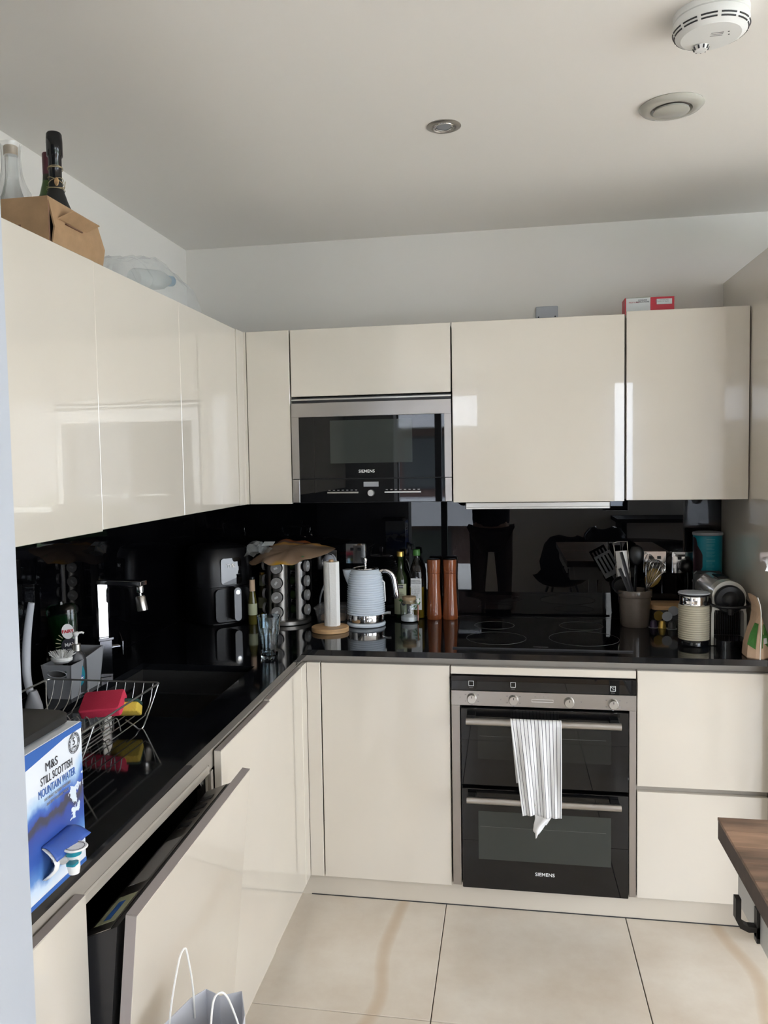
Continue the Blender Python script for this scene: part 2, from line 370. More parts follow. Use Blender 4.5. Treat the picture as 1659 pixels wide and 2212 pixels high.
# ================================================================ room
H = 2.449; XR = 6.2; YB = -6.0; ZW = .898; R = 2.152
fl = struct('floor', box((-.2, YB-.2, -.1), (XR+.2, .2, -.006)), 'grout')
XS = [-.0755+.5975*k for k in range(12)]
for i in range(11):
    for j in range(3):
        x0, x1 = XS[i]+.0015, XS[i+1]-.0015; y1 = -.005-1.2*j; y0 = y1-1.197
        x1 = min(x1, XR+.005)
        obj('tile', box((x0, y0, -.006), (x1, y1, 0), .0012), 'tile', fl)
obj('boards', box((-.1, YB, -.006), (XR, -3.61, .0)), 'floorwood', fl)
struct('ceiling', box((-.2, YB-.2, H), (XR+.2, .2, H+.1)), 'ceil')
struct('wall_back', box((-.2, 0, 0), (XR+.2, .15, H)), 'wall')
struct('wall_left', box((-.15, YB, 0), (0, 0, H)), 'wall')
struct('wall_end', box((0, -2.50, 0), (.66, -2.335, H)), 'wall_toned')
b = box((-.15, YB-.2, 0), (.16, YB, H)); box((1.08, YB-.2, 0), (2.37, YB, H), bm=b); box((.16, YB-.2, 2.32), (1.08, YB, H), bm=b)
box((2.37, YB-.2, 0), (2.64, YB, .95), bm=b); box((2.37, YB-.2, 2.33), (2.64, YB, H), bm=b); box((2.64, YB-.2, 0), (3.5, YB, H), bm=b)
box((3.5, YB-.2, 0), (5.9, YB, .08), bm=b); box((3.5, YB-.2, 2.33), (5.9, YB, H), bm=b); box((5.9, YB-.2, 0), (XR, YB, H), bm=b)
struct('wall_front', b, 'wall')
b = box((XR, YB-.2, 0), (XR+.2, -4.8, H)); box((XR, -1.6, 0), (XR+.2, 0, H), bm=b); box((XR, -4.8, 2.34), (XR+.2, -1.6, H), bm=b)
struct('wall_right', b, 'wall')
def win(name, x0, x1, z0, z1, mull, axis='x', pos=YB-.1):
    t = .045
    def bb(u0, u1, w0, w1, bm, d=.03):
        return box((u0, pos-d, w0), (u1, pos+d, w1), bm=bm) if axis == 'x' else box((pos-d, u0, w0), (pos+d, u1, w1), bm=bm)
    f = bb(x0, x1, z0, z0+t, None); bb(x0, x1, z1-t, z1, f); bb(x0, x0+t, z0+t, z1-t, f); bb(x1-t, x1, z0+t, z1-t, f)
    for mx in mull: bb(mx-.035, mx+.035, z0+t, z1-t, f)
    o = struct(name, f, 'dark')
    edges = [x0+t]+[e for mx in mull for e in (mx-.035, mx+.035)]+[x1-t]
    for k in range(0, len(edges), 2): obj('pane', bb(edges[k], edges[k+1], z0+t, z1-t, None, .003), 'pane', o)
win('window_1', .16, 1.08, .0, 2.32, [.625]); win('window_2', 2.37, 2.64, .95, 2.33, []); win('window_4', 3.5, 5.9, .08, 2.33, [4.3, 5.1]); win('window_3', -4.8, -1.6, .0, 2.34, [-3.2], 'y', XR+.1)
# ================================================================ upper cabinets
U = .367; UL = .360; T = 2.034; B = 1.385
def wall_cab(label, x0, x1, z0=B, z1=T, doorz=None, top=.0, lift=0, extra=None):
    c = thing('wall_cabinet', label, 'cabinet', (x0, 0, z0), 'cream wall cabinets')
    obj('carcass', box((x0+.001, -U+.021, z0+.004), (x1-.001, -.006, z1-.008)), 'carc', c, True)
    obj('door', box((x0+.0018, -U-lift, z0), (x1-.0018, -U+.019-lift, z1+top), .0012), 'cream', c, True)
    return c
wall_cab('narrow cream corner wall cabinet door left of the microwave', UL+.012, .5405)
wall_cab('short cream wall cabinet above the built-in microwave', .5425, 1.1405, 1.786, T)
wall_cab('wide cream wall cabinet with the pull-out extractor below it', 1.1425, 1.744, B, T, lift=.002)
wall_cab('cream wall cabinet at the right end beside the tall unit', 1.746, R-.002, B+.003, T+.008, lift=.008)
def wall_cab_l(label, y0, y1, z0=B, lift=0):
    c = thing('wall_cabinet', label, 'cabinet', (0, y0, z0), 'cream wall cabinets')
    obj('carcass', box((.004, y0+.001, z0+.004), (UL-.021, y1-.001, T-.008)), 'carc', c, True)
    obj('door', box((UL-.019+lift, y0+.0012, z0), (UL+lift, y1-.0012, T), .0012), 'cream', c, True)
wall_cab_l('cream wall cabinet on the left wall next to the corner filler', -.983, -.452)
wall_cab_l('second cream wall cabinet from the corner on the left wall', -1.506, -.983)
wall_cab_l('nearest cream wall cabinet on the left wall under the cardboard bottle box', -2.333, -1.506, B-.004, .001)
f = thing('corner_filler', 'slim cream corner filler strip between the two runs of wall cabinets', 'panel', (UL, -.45, B))
obj('panel', box((UL-.017, -.450, B), (UL+.002, -U-.001, T)), 'cream', f, True)
obj('return_strip', box((UL+.002, -U-.001, B), (UL+.011, -U+.018, T)), 'cream', f, True)
# tall unit on the right
t = thing('tall_unit', 'tall cream housing unit at the right end of the worktop', 'cabinet', (R, 0, 0))
obj('side_panel', box((R, -.715, .0), (R+.02, -.001, 2.192), .001), 'cream', t, True)
obj('carcass', box((R+.021, -.690, .002), (R+.62, -.002, 2.18)), 'carc', t, True)
obj('front_panel', box((R+.022, -.712, .1), (R+.618, -.692, 2.19), .001), 'cream', t, True)
# ================================================================ splashbacks
tag(obj('splashback', box((.007, -.006, ZW), (R-.001, -.0005, B+.10)), 'splash'), 'glossy black glass splashback behind the hob and kettle', 'splashback', 'black glass splashbacks')
tag(obj('splashback', box((.0005, -2.333, ZW), (.006, -.0005, B+.10)), 'splash'), 'glossy black glass splashback on the left wall behind the sink', 'splashback', 'black glass splashbacks')
# ================================================================ worktop with sink cut out
SX0, SX1, SY0, SY1 = .165, .545, -1.43, -.90
Wd = .654; zb = ZW-.020
b = box((.007, -Wd, zb), (R-.001, -.007, ZW))
box((.007, SY1, zb), (Wd, -Wd, ZW), bm=b); box((.007, -2.333, zb), (Wd, SY0, ZW), bm=b)
box((.007, SY0, zb), (SX0, SY1, ZW), bm=b); box((SX1, SY0, zb), (Wd, SY1, ZW), bm=b)
# drainer slope groove lines kept subtle: none visible
tag(obj('worktop', b, 'granite'), 'L-shaped polished black stone kitchen worktop', 'worktop')
s = thing('sink', 'black undermount sink set into the worktop below the tap', 'sink', (SX0, SY0, ZW-.2))
b = bmesh.new()
for a, c in (((SX0-.012, SY0-.012, .70), (SX1+.012, SY1+.012, .712)), ((SX0-.012, SY0-.012, .712), (SX0, SY1+.012, zb-.001)), ((SX1, SY0-.012, .712), (SX1+.012, SY1+.012, zb-.001)),
             ((SX0, SY1, .712), (SX1, SY1+.012, zb-.001)), ((SX0, SY0-.012, .712), (SX1, SY0, zb-.001))): box(a, c, bm=b)
obj('basin', b, 'granitesink', s, True)
obj('ledge', box((SX0+.001, SY1-.02, .80), (SX1-.001, SY1-.001, .806)), 'granitesink', s, True)
obj('drain', lathe([(0, .0), (.04, 0), (.042, .003), (.03, .004), (.0, .002)], (.35, -1.2, .7125)), 'chrome', s, True, True)
obj('overflow', box((SX0+.0005, -1.03, .83), (SX0+.004, -.98, .84)), 'chrome', s, True)
# ================================================================ base units, back run
D = .632; zt = .848; pz = .086
rail = bmesh.new(); box((.62, -D+.03, zt-.045), (R-.001, -.55, zb-.0005), bm=rail); box((.56, -1.53, zt-.045), (.625, -D+.03, zb-.0005), bm=rail); box((.56, -2.333, zt-.045), (.625, -2.145, zb-.0005), bm=rail)
box((.56, -2.145, zb-.060), (.625, -1.53, zb-.0005), bm=rail)
tag(obj('handle_rail', rail, 'taupe'), 'recessed taupe grip rail running under the worktop edge', 'rail')
def base_door(label, x0, x1, z0, z1):
    c = thing('base_cabinet', label, 'cabinet', (x0, 0, pz), 'cream base cabinets')
    obj('carcass', box((x0+.001, -D+.021, pz), (x1-.001, -.02, zt-.05)), 'carc', c, True)
    obj('door', box((x0+.002, -D, z0), (x1-.002, -D+.019, z1), .0015), 'cream', c, True); return c
base_door('cream base cabinet door left of the double oven', .6965, 1.1435, pz, zt)
c = thing('drawer_unit', 'cream base unit with two deep drawers right of the oven', 'cabinet', (1.747, 0, pz))
obj('carcass', box((1.748, -D+.021, pz), (R-.002, -.02, zt-.05)), 'carc', c, True)
obj('drawer_front', box((1.748, -D, .466), (R-.004, -D+.019, zt), .0015), 'cream', c, True)
obj('drawer_front', box((1.748, -D, pz+.004), (R-.004, -D+.019, .448), .0015), 'cream', c, True)
obj('grip_strip', box((1.748, -D+.0195, .440), (R-.004, -D+.0208, .474)), 'taupe', c, True)
# corner post
c = thing('corner_post', 'L-shaped cream corner post between the two base runs', 'panel', (.646, -.632, pz))
obj('back_panel', box((.6465, -D, pz), (.6945, -D+.016, zt), .001), 'cream', c, True)
obj('left_panel', box((.630, -.700, pz), (.646, -D, zt), .001), 'cream', c, True)
# plinths
p = thing('plinth', 'cream plinth board along the floor under the oven run', 'plinth', (.6, -.582, 0), 'kick boards')
obj('board', box((.597, -.598, .0), (R-.001, -.580, pz-.003)), 'plinth', p, True); obj('seal', box((.64, -.600, .0), (R-.001, -.5982, .003)), 'dark', p, True)
p = thing('plinth', 'cream plinth board along the floor under the sink run', 'plinth', (.6, -2.3, 0), 'kick boards')
obj('board', box((.58, -2.333, .0), (.596, -.60, pz-.003)), 'plinth', p, True)
# ================================================================ base units, left run
DL = .646
def base_l(label, y0, y1, lift=0, zt_=zt):
    c = thing('base_cabinet', label, 'cabinet', (0, y0, pz), 'cream base cabinets')
    obj('carcass', box((.02, y0+.001, pz), (DL-.021, y1-.001, .69)), 'carc', c, True)
    dr = obj('door', box((DL-.019+lift, y0+.0015, pz), (DL+lift, y1-.0015, zt_-.001), .0012), 'cream', c, True)
    obj('top_edge', box((DL-.018+lift, y0+.002, zt_-.001), (DL-.001+lift, y1-.002, zt_)), 'edge', dr, True)
    return c
base_l('cream base cabinet door right of the open dishwasher', -1.510, -1.087, .003, .846)
base_l('cream base cabinet door next to the inner corner', -1.085, -.702)
base_l('narrow cream base cabinet door left of the open dishwasher', -2.333, -2.160, .002, .836)
# side gable between dishwasher and cabinet
tag(obj('gable', box((.02, -1.527, .0), (.628, -1.512, .80)), 'taupe'), 'taupe gable panel on the right of the dishwasher opening', 'panel')
# ---- dishwasher
dw = thing('dishwasher', 'integrated dishwasher with its cream door panel hanging slightly open', 'dishwasher', (.03, -1.835, 0))
b = bmesh.new()
for a, c in (((.03, -2.140, .10), (.60, -2.125, .79)), ((.03, -1.545, .10), (.60, -1.530, .79)), ((.03, -2.125, .775), (.56, -1.545, .79)), ((.03, -2.125, .10), (.60, -1.545, .115)), ((.03, -2.125, .115), (.045, -1.545, .775))): box(a, c, bm=b)
obj('tub', b, 'black', dw, True)
obj('top_rail', box((.600, -2.142, .795), (.627, -1.530, .816), .003), 'carc', dw, True)
obj('side_frame', box((.60, -1.548, .12), (.622, -1.531, .79)), 'alu', dw, True)
obj('latch', cyl((.605, -1.550, .775), (.605, -1.556, .775), .008), 'chrome', dw, True)
ang = math.radians(6.2); pivot = Vector((.640, 0, .13))
Mr = Matrix.Translation(pivot) @ Matrix.Rotation(ang, 4, 'Y') @ Matrix.Translation(-pivot)
pv2 = Vector((.64, -1.532, .1)); Mr = Matrix.Translation(pv2) @ Matrix.Rotation(math.radians(1.6), 4, 'X') @ Matrix.Translation(-pv2) @ Mr
door = obj('door_panel', xf(box((.641, -2.140, .092), (.661, -1.532, .828), .001), Mr), 'cream', dw, True, label='cream front panel tilted open')
obj('panel_edge', xf(box((.6415, -2.1395, .8282), (.6605, -1.5325, .8290)), Mr), 'edge', door, True)
obj('panel_side', xf(box((.6415, -2.1412, .093), (.6605, -2.1402, .828)), Mr), 'edge', door, True)
inner = obj('inner_door', xf(prism([(.560, .13), (.622, .13), (.622, .795), (.560, .760)], 'y', -2.128, -1.545), Mr), 'dark', dw, True)
obj('inner_liner', xf(prism([(.548, .15), (.5595, .14), (.5595, .757), (.548, .742), (.540, .70), (.540, .20)], 'y', -2.126, -1.547), Mr), 'steelv', inner, True)
def on_top(y0, y1, a, b_, h): # thin strip lying on the sloping top of the inner door
    def P(t, dz): return (.560+.062*t, .760+.035*t+dz)
    return xf(prism([P(a, .0003), P(b_, .0003), P(b_, .0003+h), P(a, .0003+h)], 'y', y0, y1), Mr)
obj('control_strip', on_top(-2.127, -1.546, .04, .80, .0012), 'steel', inner, True)
obj('sticker', on_top(-2.10, -2.01, .12, .72, .0018), 'label', dw, True, label='pale sticker with blue print')
obj('sticker_print', on_top(-2.09, -2.03, .3, .5, .0022), 'bluet', dw, True)
obj('sticker', on_top(-1.97, -1.80, .12, .72, .0018), 'greyt', dw, True, label='grey instruction sticker')
for k_ in range(4): obj('button', on_top(-1.75+.045*k_, -1.73+.045*k_, .2, .6, .003), 'dark', dw, True)
obj('edge_cover', xf(box((.562, -2.1302, .13), (.621, -2.1285, .42)), Mr), 'greyl', dw, True)
# ================================================================ oven
ov = thing('double_oven', 'built-in double oven with steel frame, knobs and two black glass doors', 'oven', (1.445, -.3, .09))
ox0, ox1 = 1.1475, 1.7435
obj('cavity_body', box((ox0+.002, -D+.022, .095), (ox1-.002, -.03, .80)), 'black', ov, True)
tp = thing('filler_panel', 'thin cream filler panel above the double oven', 'panel', (ox0, -D, .82)); obj('front', box((1.1455, -D, .8215), (1.7435, -D+.019, .8475), .0015), 'cream', tp, True)
obj('display_panel', box((ox0, -D-.008, .769), (ox1, -D+.020, .8185), .001), 'blackgl', ov, True)
cp = obj('control_panel', box((ox0, -D-.010, .718), (ox1, -D+.020, .768), .001), 'steel', ov, True)
for k, (x, z) in enumerate(((1.216, .744), (1.353, .743), (1.532, .741), (1.671, .740))):
    kb = obj('knob', lathe([(0, 0), (.0165, 0), (.0165, .004), (.015, .006), (.0148, .018), (.0138, .0195), (0, .0195)], seg=40), 'alu', ov, smooth=True)
    kb.data.transform(Matrix.Translation(Vector((x, -D-.010, z))-OFF[ov]) @ Matrix.Rotation(PI/2, 4, 'X'))
    obj('pointer', box((x-.001, -D-.0305, z+.004), (x+.001, -D-.0295, z+.011)), 'darkt', kb, True)
    if k != 2:
        for a in range(0, 360, 60):
            if a == 0: continue
            xx, zz = x+.024*math.sin(math.radians(a)), z+.022*math.cos(math.radians(a))
            obj('mark', box((xx-.0025, -D-.0106, zz-.0016), (xx+.0025, -D-.0100, zz+.0016)), 'greyt', cp, True)
def frame_icon(x, z, s=.0085):
    b = bmesh.new(); y0, y1 = -D-.0086, -D-.0080; w = .0011
    box((x-s, y0, z-s), (x+s, y1, z-s+w), bm=b); box((x-s, y0, z+s-w), (x+s, y1, z+s), bm=b); box((x-s, y0, z-s+w), (x-s+w, y1, z+s-w), bm=b); box((x+s-w, y0, z-s+w), (x+s, y1, z+s-w), bm=b)
    obj('icon', b, 'whitet', ov, True); obj('icon_line', box((x-.006, y0, z-s-.006), (x+.006, y1, z-s-.0052)), 'greyt', ov, True)
frame_icon(1.214, .793); frame_icon(1.352, .792); frame_icon(1.671, .789)
text('icon_text', '°C', .012, (1.671, -D-.0084, .789), '-y', 'whitet', ov)
text('clock_marks', 'o   –   +   :::', .010, (1.445, -D-.0105, .755), '-y', 'greyt', ov)
b = bmesh.new(); y0, y1 = -D-.0106, -D-.0100
for a, c in (((1.412, .737), (1.482, .738)), ((1.412, .745), (1.482, .746)), ((1.412, .737), (1.413, .746)), ((1.481, .737), (1.482, .746))): box((a[0], y0, a[1]), (c[0], y1, c[1]), bm=b)
obj('display_outline', b, 'whitet', cp, True)
for x, s in ((1.177, '^'), (1.311, 'v'), (1.571, 'v'), (1.714, '^')): text('arrow_mark', s, .012, (x, -D-.0105, .743), '-y', 'greyt', ov)
for x0, x1 in ((ox0, 1.176), (1.722, ox1)): obj('side_trim', box((x0, -D-.006, .094), (x1, -D+.020, .717), .001), 'steelv', ov, True)
def oven_door(z0, z1, wz0, wz1, hz, label):
    d = obj('door', box((1.180, -D-.018, z0), (1.719, -D+.006, z1), .002), 'blackgl', ov, True, label=label)
    obj('window', box((1.234, -D-.0186, wz0), (1.664, -D-.0180, wz1)), 'oven_win' if z0 < .2 else 'oven_win2', d, True)
    for k, fz in enumerate((.68,)): obj('shelf_line', box((1.240, -D-.0189, wz0+(wz1-wz0)*fz), (1.648, -D-.0187, wz0+(wz1-wz0)*fz+.0008)), 'linem', d, True)
    h = obj('handle', cyl((1.198, -.697, hz), (1.690, -.697, hz), .0115, 24), 'steel', ov, True, True)
    for x in (1.214, 1.674): obj('handle_bracket', box((x-.014, -.695, hz-.008), (x+.014, -D-.018, hz+.008), .002), 'blackm', h, True)
oven_door(.449, .712, .540, .655, .681, 'upper oven door of black glass')
oven_door(.093, .437, .196, .362, .4165, 'lower oven door of black glass')
text('brand_mark', 'SIEMENS', .0165, (1.452, -D-.0186, .155), '-y', 'whitet', ov, bold=.00012, spacing=1.05)
# ================================================================ microwave
mw = thing('microwave', 'built-in microwave with steel frame and black glass below the short cabinet', 'microwave', (.845, -.2, 1.39))
yf = -U-.004
obj('casing', box((.5435, -U+.012, 1.388), (1.1395, -.008, 1.782)), 'dark', mw, True)
obj('top_gap_rail', box((.5435, -U-.001, 1.771), (1.1395, -U+.012, 1.7765)), 'alu', mw, True)
fr = box((.5435, yf, 1.7085), (1.1395, yf+.016, 1.761), .001); box((.5435, yf, 1.479), (.571, yf+.016, 1.7085), bm=fr); box((1.1145, yf, 1.479), (1.1395, yf+.016, 1.7085), bm=fr)
fo = obj('door_frame', fr, 'steel', mw, True)
obj('door_glass', box((.5712, yf+.002, 1.4795), (1.1143, yf+.016, 1.7083)), 'blackgl', mw, True)
obj('window', box((.690, yf+.0012, 1.535), (.997, yf+.0019, 1.694)), 'oven_win', mw, True)
obj('control_strip', box((.571, yf, 1.390), (1.1145, yf+.016, 1.4765), .001), 'blackgl', mw, True)
for x0, x1 in ((.5435, .5705), (1.1150, 1.1395)): obj('end_trim', box((x0, yf, 1.390), (x1, yf+.016, 1.4765), .001), 'steel', mw, True)
text('brand_mark', 'SIEMENS', .0155, (.826, yf+.0015, 1.504), '-y', 'whitet', mw, bold=.00012, spacing=1.05)
obj('display', box((.814, yf-.0006, 1.447), (.870, yf, 1.465)), 'grey', mw, True)
for x0, x1 in ((.676, .794), (.892, 1.027)):
    bb = obj('button_bar', box((x0, yf-.003, 1.423), (x1, yf, 1.429), .0008), 'alu', mw, True)
    n = 7 if x0 < .8 else 8
    for k in range(n):
        xx = x0+(k+.5)*(x1-x0)/n; obj('mark', box((xx-.004, yf-.0005, 1.434), (xx+.004, yf, 1.4365)), 'greyt', bb, True)
kb = obj('knob', lathe([(0, 0), (.013, 0), (.012, .012), (.011, .014), (0, .014)], seg=36), 'alu', mw, smooth=True)
kb.data.transform(Matrix.Translation(Vector((.842, yf, 1.424))-OFF[mw]) @ Matrix.Rotation(PI/2, 4, 'X'))
# ================================================================ extractor
h = thing('extractor_hood', 'slim grey pull-out extractor under the wide cabinet above the hob', 'extractor', (1.44, -.2, 1.37))
obj('housing', box((1.19, -.31, 1.366), (1.70, -.02, 1.384)), 'grey', h, True)
obj('front_bar', box((1.186, -.338, 1.358), (1.699, -.312, 1.3835), .003), 'alu', h, True); obj('front_lip', box((1.188, -.341, 1.358), (1.697, -.3385, 1.366), .001), 'alu', h, True)
# ================================================================ hob
hb = thing('hob', 'black glass induction hob set on the worktop above the oven', 'hob', (1.445, -.32, ZW))
obj('glass_plate', box((1.150, -.585, ZW+.0002), (1.742, -.060, ZW+.0045), .001), 'blackgl', hb, True)
for cx, cy, r in ((1.295, -.43, .105), (1.285, -.20, .075), (1.60, -.41, .12), (1.61, -.185, .08)):
    obj('zone_ring', tube([(cx+r*math.cos(2*PI*k/56), cy+r*math.sin(2*PI*k/56), ZW+.0046) for k in range(56)], .0006, 4, cyclic=True), 'linem', hb, True)
obj('control_mark', box((1.42, -.56, ZW+.0046), (1.47, -.5592, ZW+.005)), 'greyt', hb, True)
obj('front_trim', box((1.150, -.5875, ZW+.0002), (1.742, -.5852, ZW+.0048)), 'dark', hb, True)
# ================================================================ ceiling fixtures
sd = thing('smoke_alarm', 'white round smoke alarm with slots on the ceiling', 'smoke alarm', (1.757, -1.520, H))
r = .076
obj('base', lathe([(0, 0), (.074, 0), (.074, -.012), (.071, -.014), (0, -.014)], seg=48), 'white', sd, smooth=True)
obj('cover', lathe([(0, -.0142), (.0725, -.0142), (.0745, -.022), (.0735, -.034), (.069, -.042), (.060, -.046), (.0585, -.0475), (.02, -.050), (0, -.050)], seg=64), 'white', sd, smooth=True)
for ring, (rr, z) in enumerate(((.0737, -.0335), (.0708, -.0395))):
    for k in range(12):
        a0 = 2*PI*k/12+.05; pts = [(rr*math.cos(a0+.42*j/5), rr*math.sin(a0+.42*j/5), z) for j in range(6)]
        obj('slot', tube(pts, .0017, 6), 'dark', sd, smooth=True)
obj('vent_cone', lathe([(.0, -.0502), (.016, -.0502), (.012, -.058), (0, -.060)], (-.012, .033, 0), seg=24), 'white', sd, smooth=True)
for k in range(9):
    a = 2*PI*k/9; obj('vent_slot', tube([(-.012+.0155*math.cos(a), .033+.0155*math.sin(a), -.051), (-.012+.0128*math.cos(a), .033+.0128*math.sin(a), -.0575)], .0018, 6), 'dark', sd)
for dy in (0, .006, .012): obj('grille_line', box((-.004, -.022+dy, -.0505), (.020, -.0205+dy, -.0490)), 'greyt', sd)
for dx in (.030, .033): obj('test_dot', lathe([(0, 0), (.002, 0), (0, -.001)], (dx, -.02+(dx-.03)*4, -.0492), 10), 'dark', sd)
cv = thing('ceiling_vent', 'round cream extract vent in the ceiling', 'vent', (1.764, -1.067, H))
obj('outer_ring', lathe([(.0795, 0), (.081, -.003), (.074, -.010), (.058, -.0135), (.052, -.012), (.048, -.004), (.046, 0)], seg=56), 'creampg', cv, smooth=True)
obj('recess', lathe([(0, -.0008), (.047, -.0008), (.047, -.0005), (0, -.0005)], seg=40), 'edge', cv)
obj('centre_disc', lathe([(0, -.002), (.012, -.002), (.012, -.010), (.044, -.012), (.045, -.016), (.040, -.0185), (0, -.0195)], seg=48), 'creampg', cv, smooth=True)
dl = thing('downlight', 'small round recessed steel downlight in the ceiling, switched off', 'downlight', (1.174, -1.066, H))
obj('bezel', lathe([(.0465, 0), (.047, -.002), (.040, -.005), (.034, -.005), (.032, -.003), (.031, -.0004)], seg=48), 'steel', dl, smooth=True)
obj('lamp_ring', lathe([(.0305, -.0006), (.029, -.004), (.026, -.005), (.0215, -.0035), (.021, -.0006)], seg=48), 'chrome', dl, smooth=True)
obj('lamp_face', lathe([(0, -.0035), (.019, -.003), (.0205, -.0008), (0, -.0008)], seg=32), 'grey', dl, smooth=True)
# ================================================================ sockets on the back splash
def socket(x, z, label, sw=True):
    s = thing('wall_socket', label, 'socket', (x, -.006, z), 'polished wall sockets')
    obj('plate', box((-.0425, -.0055, -.0425), (.0425, -.0005, .0425), .0015), 'chrome', s)
    for dx in (-.015, .015): obj('rocker', box((dx-.007, -.0085, .012), (dx+.007, -.0055, .024), .001), 'black' if sw else 'alu', s)
    return s
socket(.7125, 1.157, 'polished socket plate above the kettle'); socket(.589, 1.130, 'polished socket plate behind the kitchen roll')
socket(1.906, 1.126, 'polished socket plate behind the whisk'); socket(2.0125, 1.124, 'polished socket plate beside the teal tin')
wp_ = obj('wall_plate', box((1.453, -.010, 2.055), (1.539, -.0005, 2.1375), .003), 'greyl')
for x_ in (1.464, 1.528): obj('screw', cyl((x_, -.0102, 2.096), (x_, -.0112, 2.096), .003, 12), 'dark', wp_)
tag(wp_, 'small grey blank plate on the wall above the wide cabinet', 'wall plate')
pg = thing('power_plug', 'black plug in the right-hand socket', 'plug', (2.02, -.02, 1.115))
obj('body', loft([[(2.02+rx*math.cos(a), y, 1.112+rz*math.sin(a)) for a in [2*PI*k/16 for k in range(16)]] for y, rx, rz in ((-.0150, .024, .026), (-.030, .026, .028), (-.044, .020, .022), (-.052, .010, .012))]), 'black', pg, True, True)
obj('cable', tube(smoothpts([(2.02, -.045, 1.09), (2.02, -.05, 1.03), (2.00, -.045, .96), (1.99, -.06, .905)]), .0035), 'black', pg, True, True)
pg = thing('power_plug', 'white plug with cable behind the kitchen roll', 'plug', (.60, -.02, 1.12))
obj('body', loft([[(.600+rx*math.cos(a), y, 1.125+rz*math.sin(a)) for a in [2*PI*k/16 for k in range(16)]] for y, rx, rz in ((-.0150, .024, .027), (-.030, .026, .030), (-.046, .018, .022), (-.056, .007, .010))]), 'greyl', pg, True, True)
obj('cable', tube(smoothpts([(.600, -.05, 1.105), (.603, -.075, 1.06), (.58, -.07, 1.01), (.565, -.045, .97), (.56, -.04, .905)]), .004), 'greyl', pg, True, True)
# ================================================================ things on the back worktop
# kitchen roll
k = thing('kitchen_roll_holder', 'round bamboo holder standing left of the kettle', 'holder', (.670, -.340, ZW))
obj('base', lathe([(0, 0), (.069, 0), (.0712, .002), (.0712, .016), (.069, .018), (0, .018)], seg=64), 'bamboo', k, smooth=True)
obj('pole', lathe([(0, .018), (.0095, .018), (.0095, .268), (.0085, .271), (0, .271)], (.004, .02, 0), 24), 'bamboo', k, smooth=True)
k = thing('kitchen_roll', 'nearly used white embossed kitchen roll on the bamboo holder', 'kitchen roll', (.674, -.320, ZW+.0185))
obj('paper', lathe([(.021, 0), (.0305, 0), (.0308, .004), (.0300, .24), (.0296, .2445), (.021, .2445), (.021, 0)], seg=48), 'paper', k, smooth=True)
obj('tube', lathe([(.0185, .001), (.0205, .001), (.0205, .243), (.0185, .243), (.0185, .001)], seg=32), 'kraft', k, smooth=True)
obj('loose_edge', box((-.0012, -.0322, .001), (.024, -.0300, .2435)), 'paper', k)
# kettle
k = thing('kettle', 'pale blue ribbed electric kettle with chrome band and handle', 'kettle', (.788, -.215, ZW))
obj('base', lathe([(0, 0), (.070, 0), (.0755, .003), (.077, .010), (.074, .0155), (.066, .017), (0, .017)], seg=64), 'porc', k, smooth=True)
obj('chrome_band', lathe([(.066, .0175), (.0735, .019), (.0738, .022), (.0738, .046), (.0735, .047), (.066, .048)], seg=64), 'chrome', k, smooth=True)
prof = [(.060, .0481), (.0735, .0484)]
n = 18
for i in range(n*6+1):
    tt = i/(n*6); z = .049+tt*.158
    env = .0742-.0035*tt-.0050*max(0, tt-.55)/.45-.0035*max(0, tt-.8)/.2
    prof.append((env+.0019*math.cos(2*PI*i/6), z))
prof += [(.0585, .212), (.0555, .218), (.0515, .222), (.0505, .2225)]
obj('body', lathe(prof, seg=72), 'porc', k, smooth=True)
obj('lid_gasket', lathe([(.0505, .2222), (.052, .2232), (.0505, .2248), (.0485, .225)], seg=56), 'black', k, smooth=True)
obj('lid', lathe([(.0483, .2235), (.0475, .227), (.035, .231), (.012, .2335), (0, .234)], seg=56), 'chrome', k, smooth=True)
obj('lid_knob', lathe([(0, .2342), (.006, .2342), (.0050, .241), (.0075, .249), (.0085, .258), (.006, .265), (0, .2665)], seg=24), 'chrome', k, smooth=True)
spo = []
for tt, w, d in ((0, .026, .030), (.35, .023, .024), (.7, .018, .015), (1, .0135, .006)):
    # half-moon spout: wide at the top, narrowing down the body
    z = .219-.062*tt; x0 = -.060-.004*tt
    spo.append([(x0-d*max(0, math.cos(a))*1.05, w*.9*math.sin(a), z) for a in [-PI/2+PI*q/10 for q in range(11)]]+[(x0+.012, 0, z)])
obj('spout', loft(spo), 'porc', k, smooth=True)
hp = smoothpts([(.052, 0, .208), (.070, 0, .217), (.092, 0, .214), (.108, 0, .198), (.1165, 0, .168), (.121, 0, .135), (.1255, 0, .108)], 5)
obj('handle', tube(hp, [.0085]*(len(hp)-4)+[.008, .0075, .0068, .006], 14, flat=1.25), 'chrome', k, smooth=True)
obj('handle_liner', tube([p+Vector((-.0055, 0, -.005)) for p in hp[6:-1]], .0075, 12), 'black', k, smooth=True)
obj('water_gauge', loft([[(x+.003*math.cos(a), .006*math.sin(a), z) for a in [2*PI*q/12 for q in range(12)]] for x, z in ((.066, .178), (.0735, .170), (.0765, .10), (.0755, .094))]), 'white', k, smooth=True)
obj('switch', tube([(.070, 0, .046), (.086, 0, .050), (.098, 0, .0495)], [.003, .0035, .004], 8, flat=1.8), 'alu', k, smooth=True)
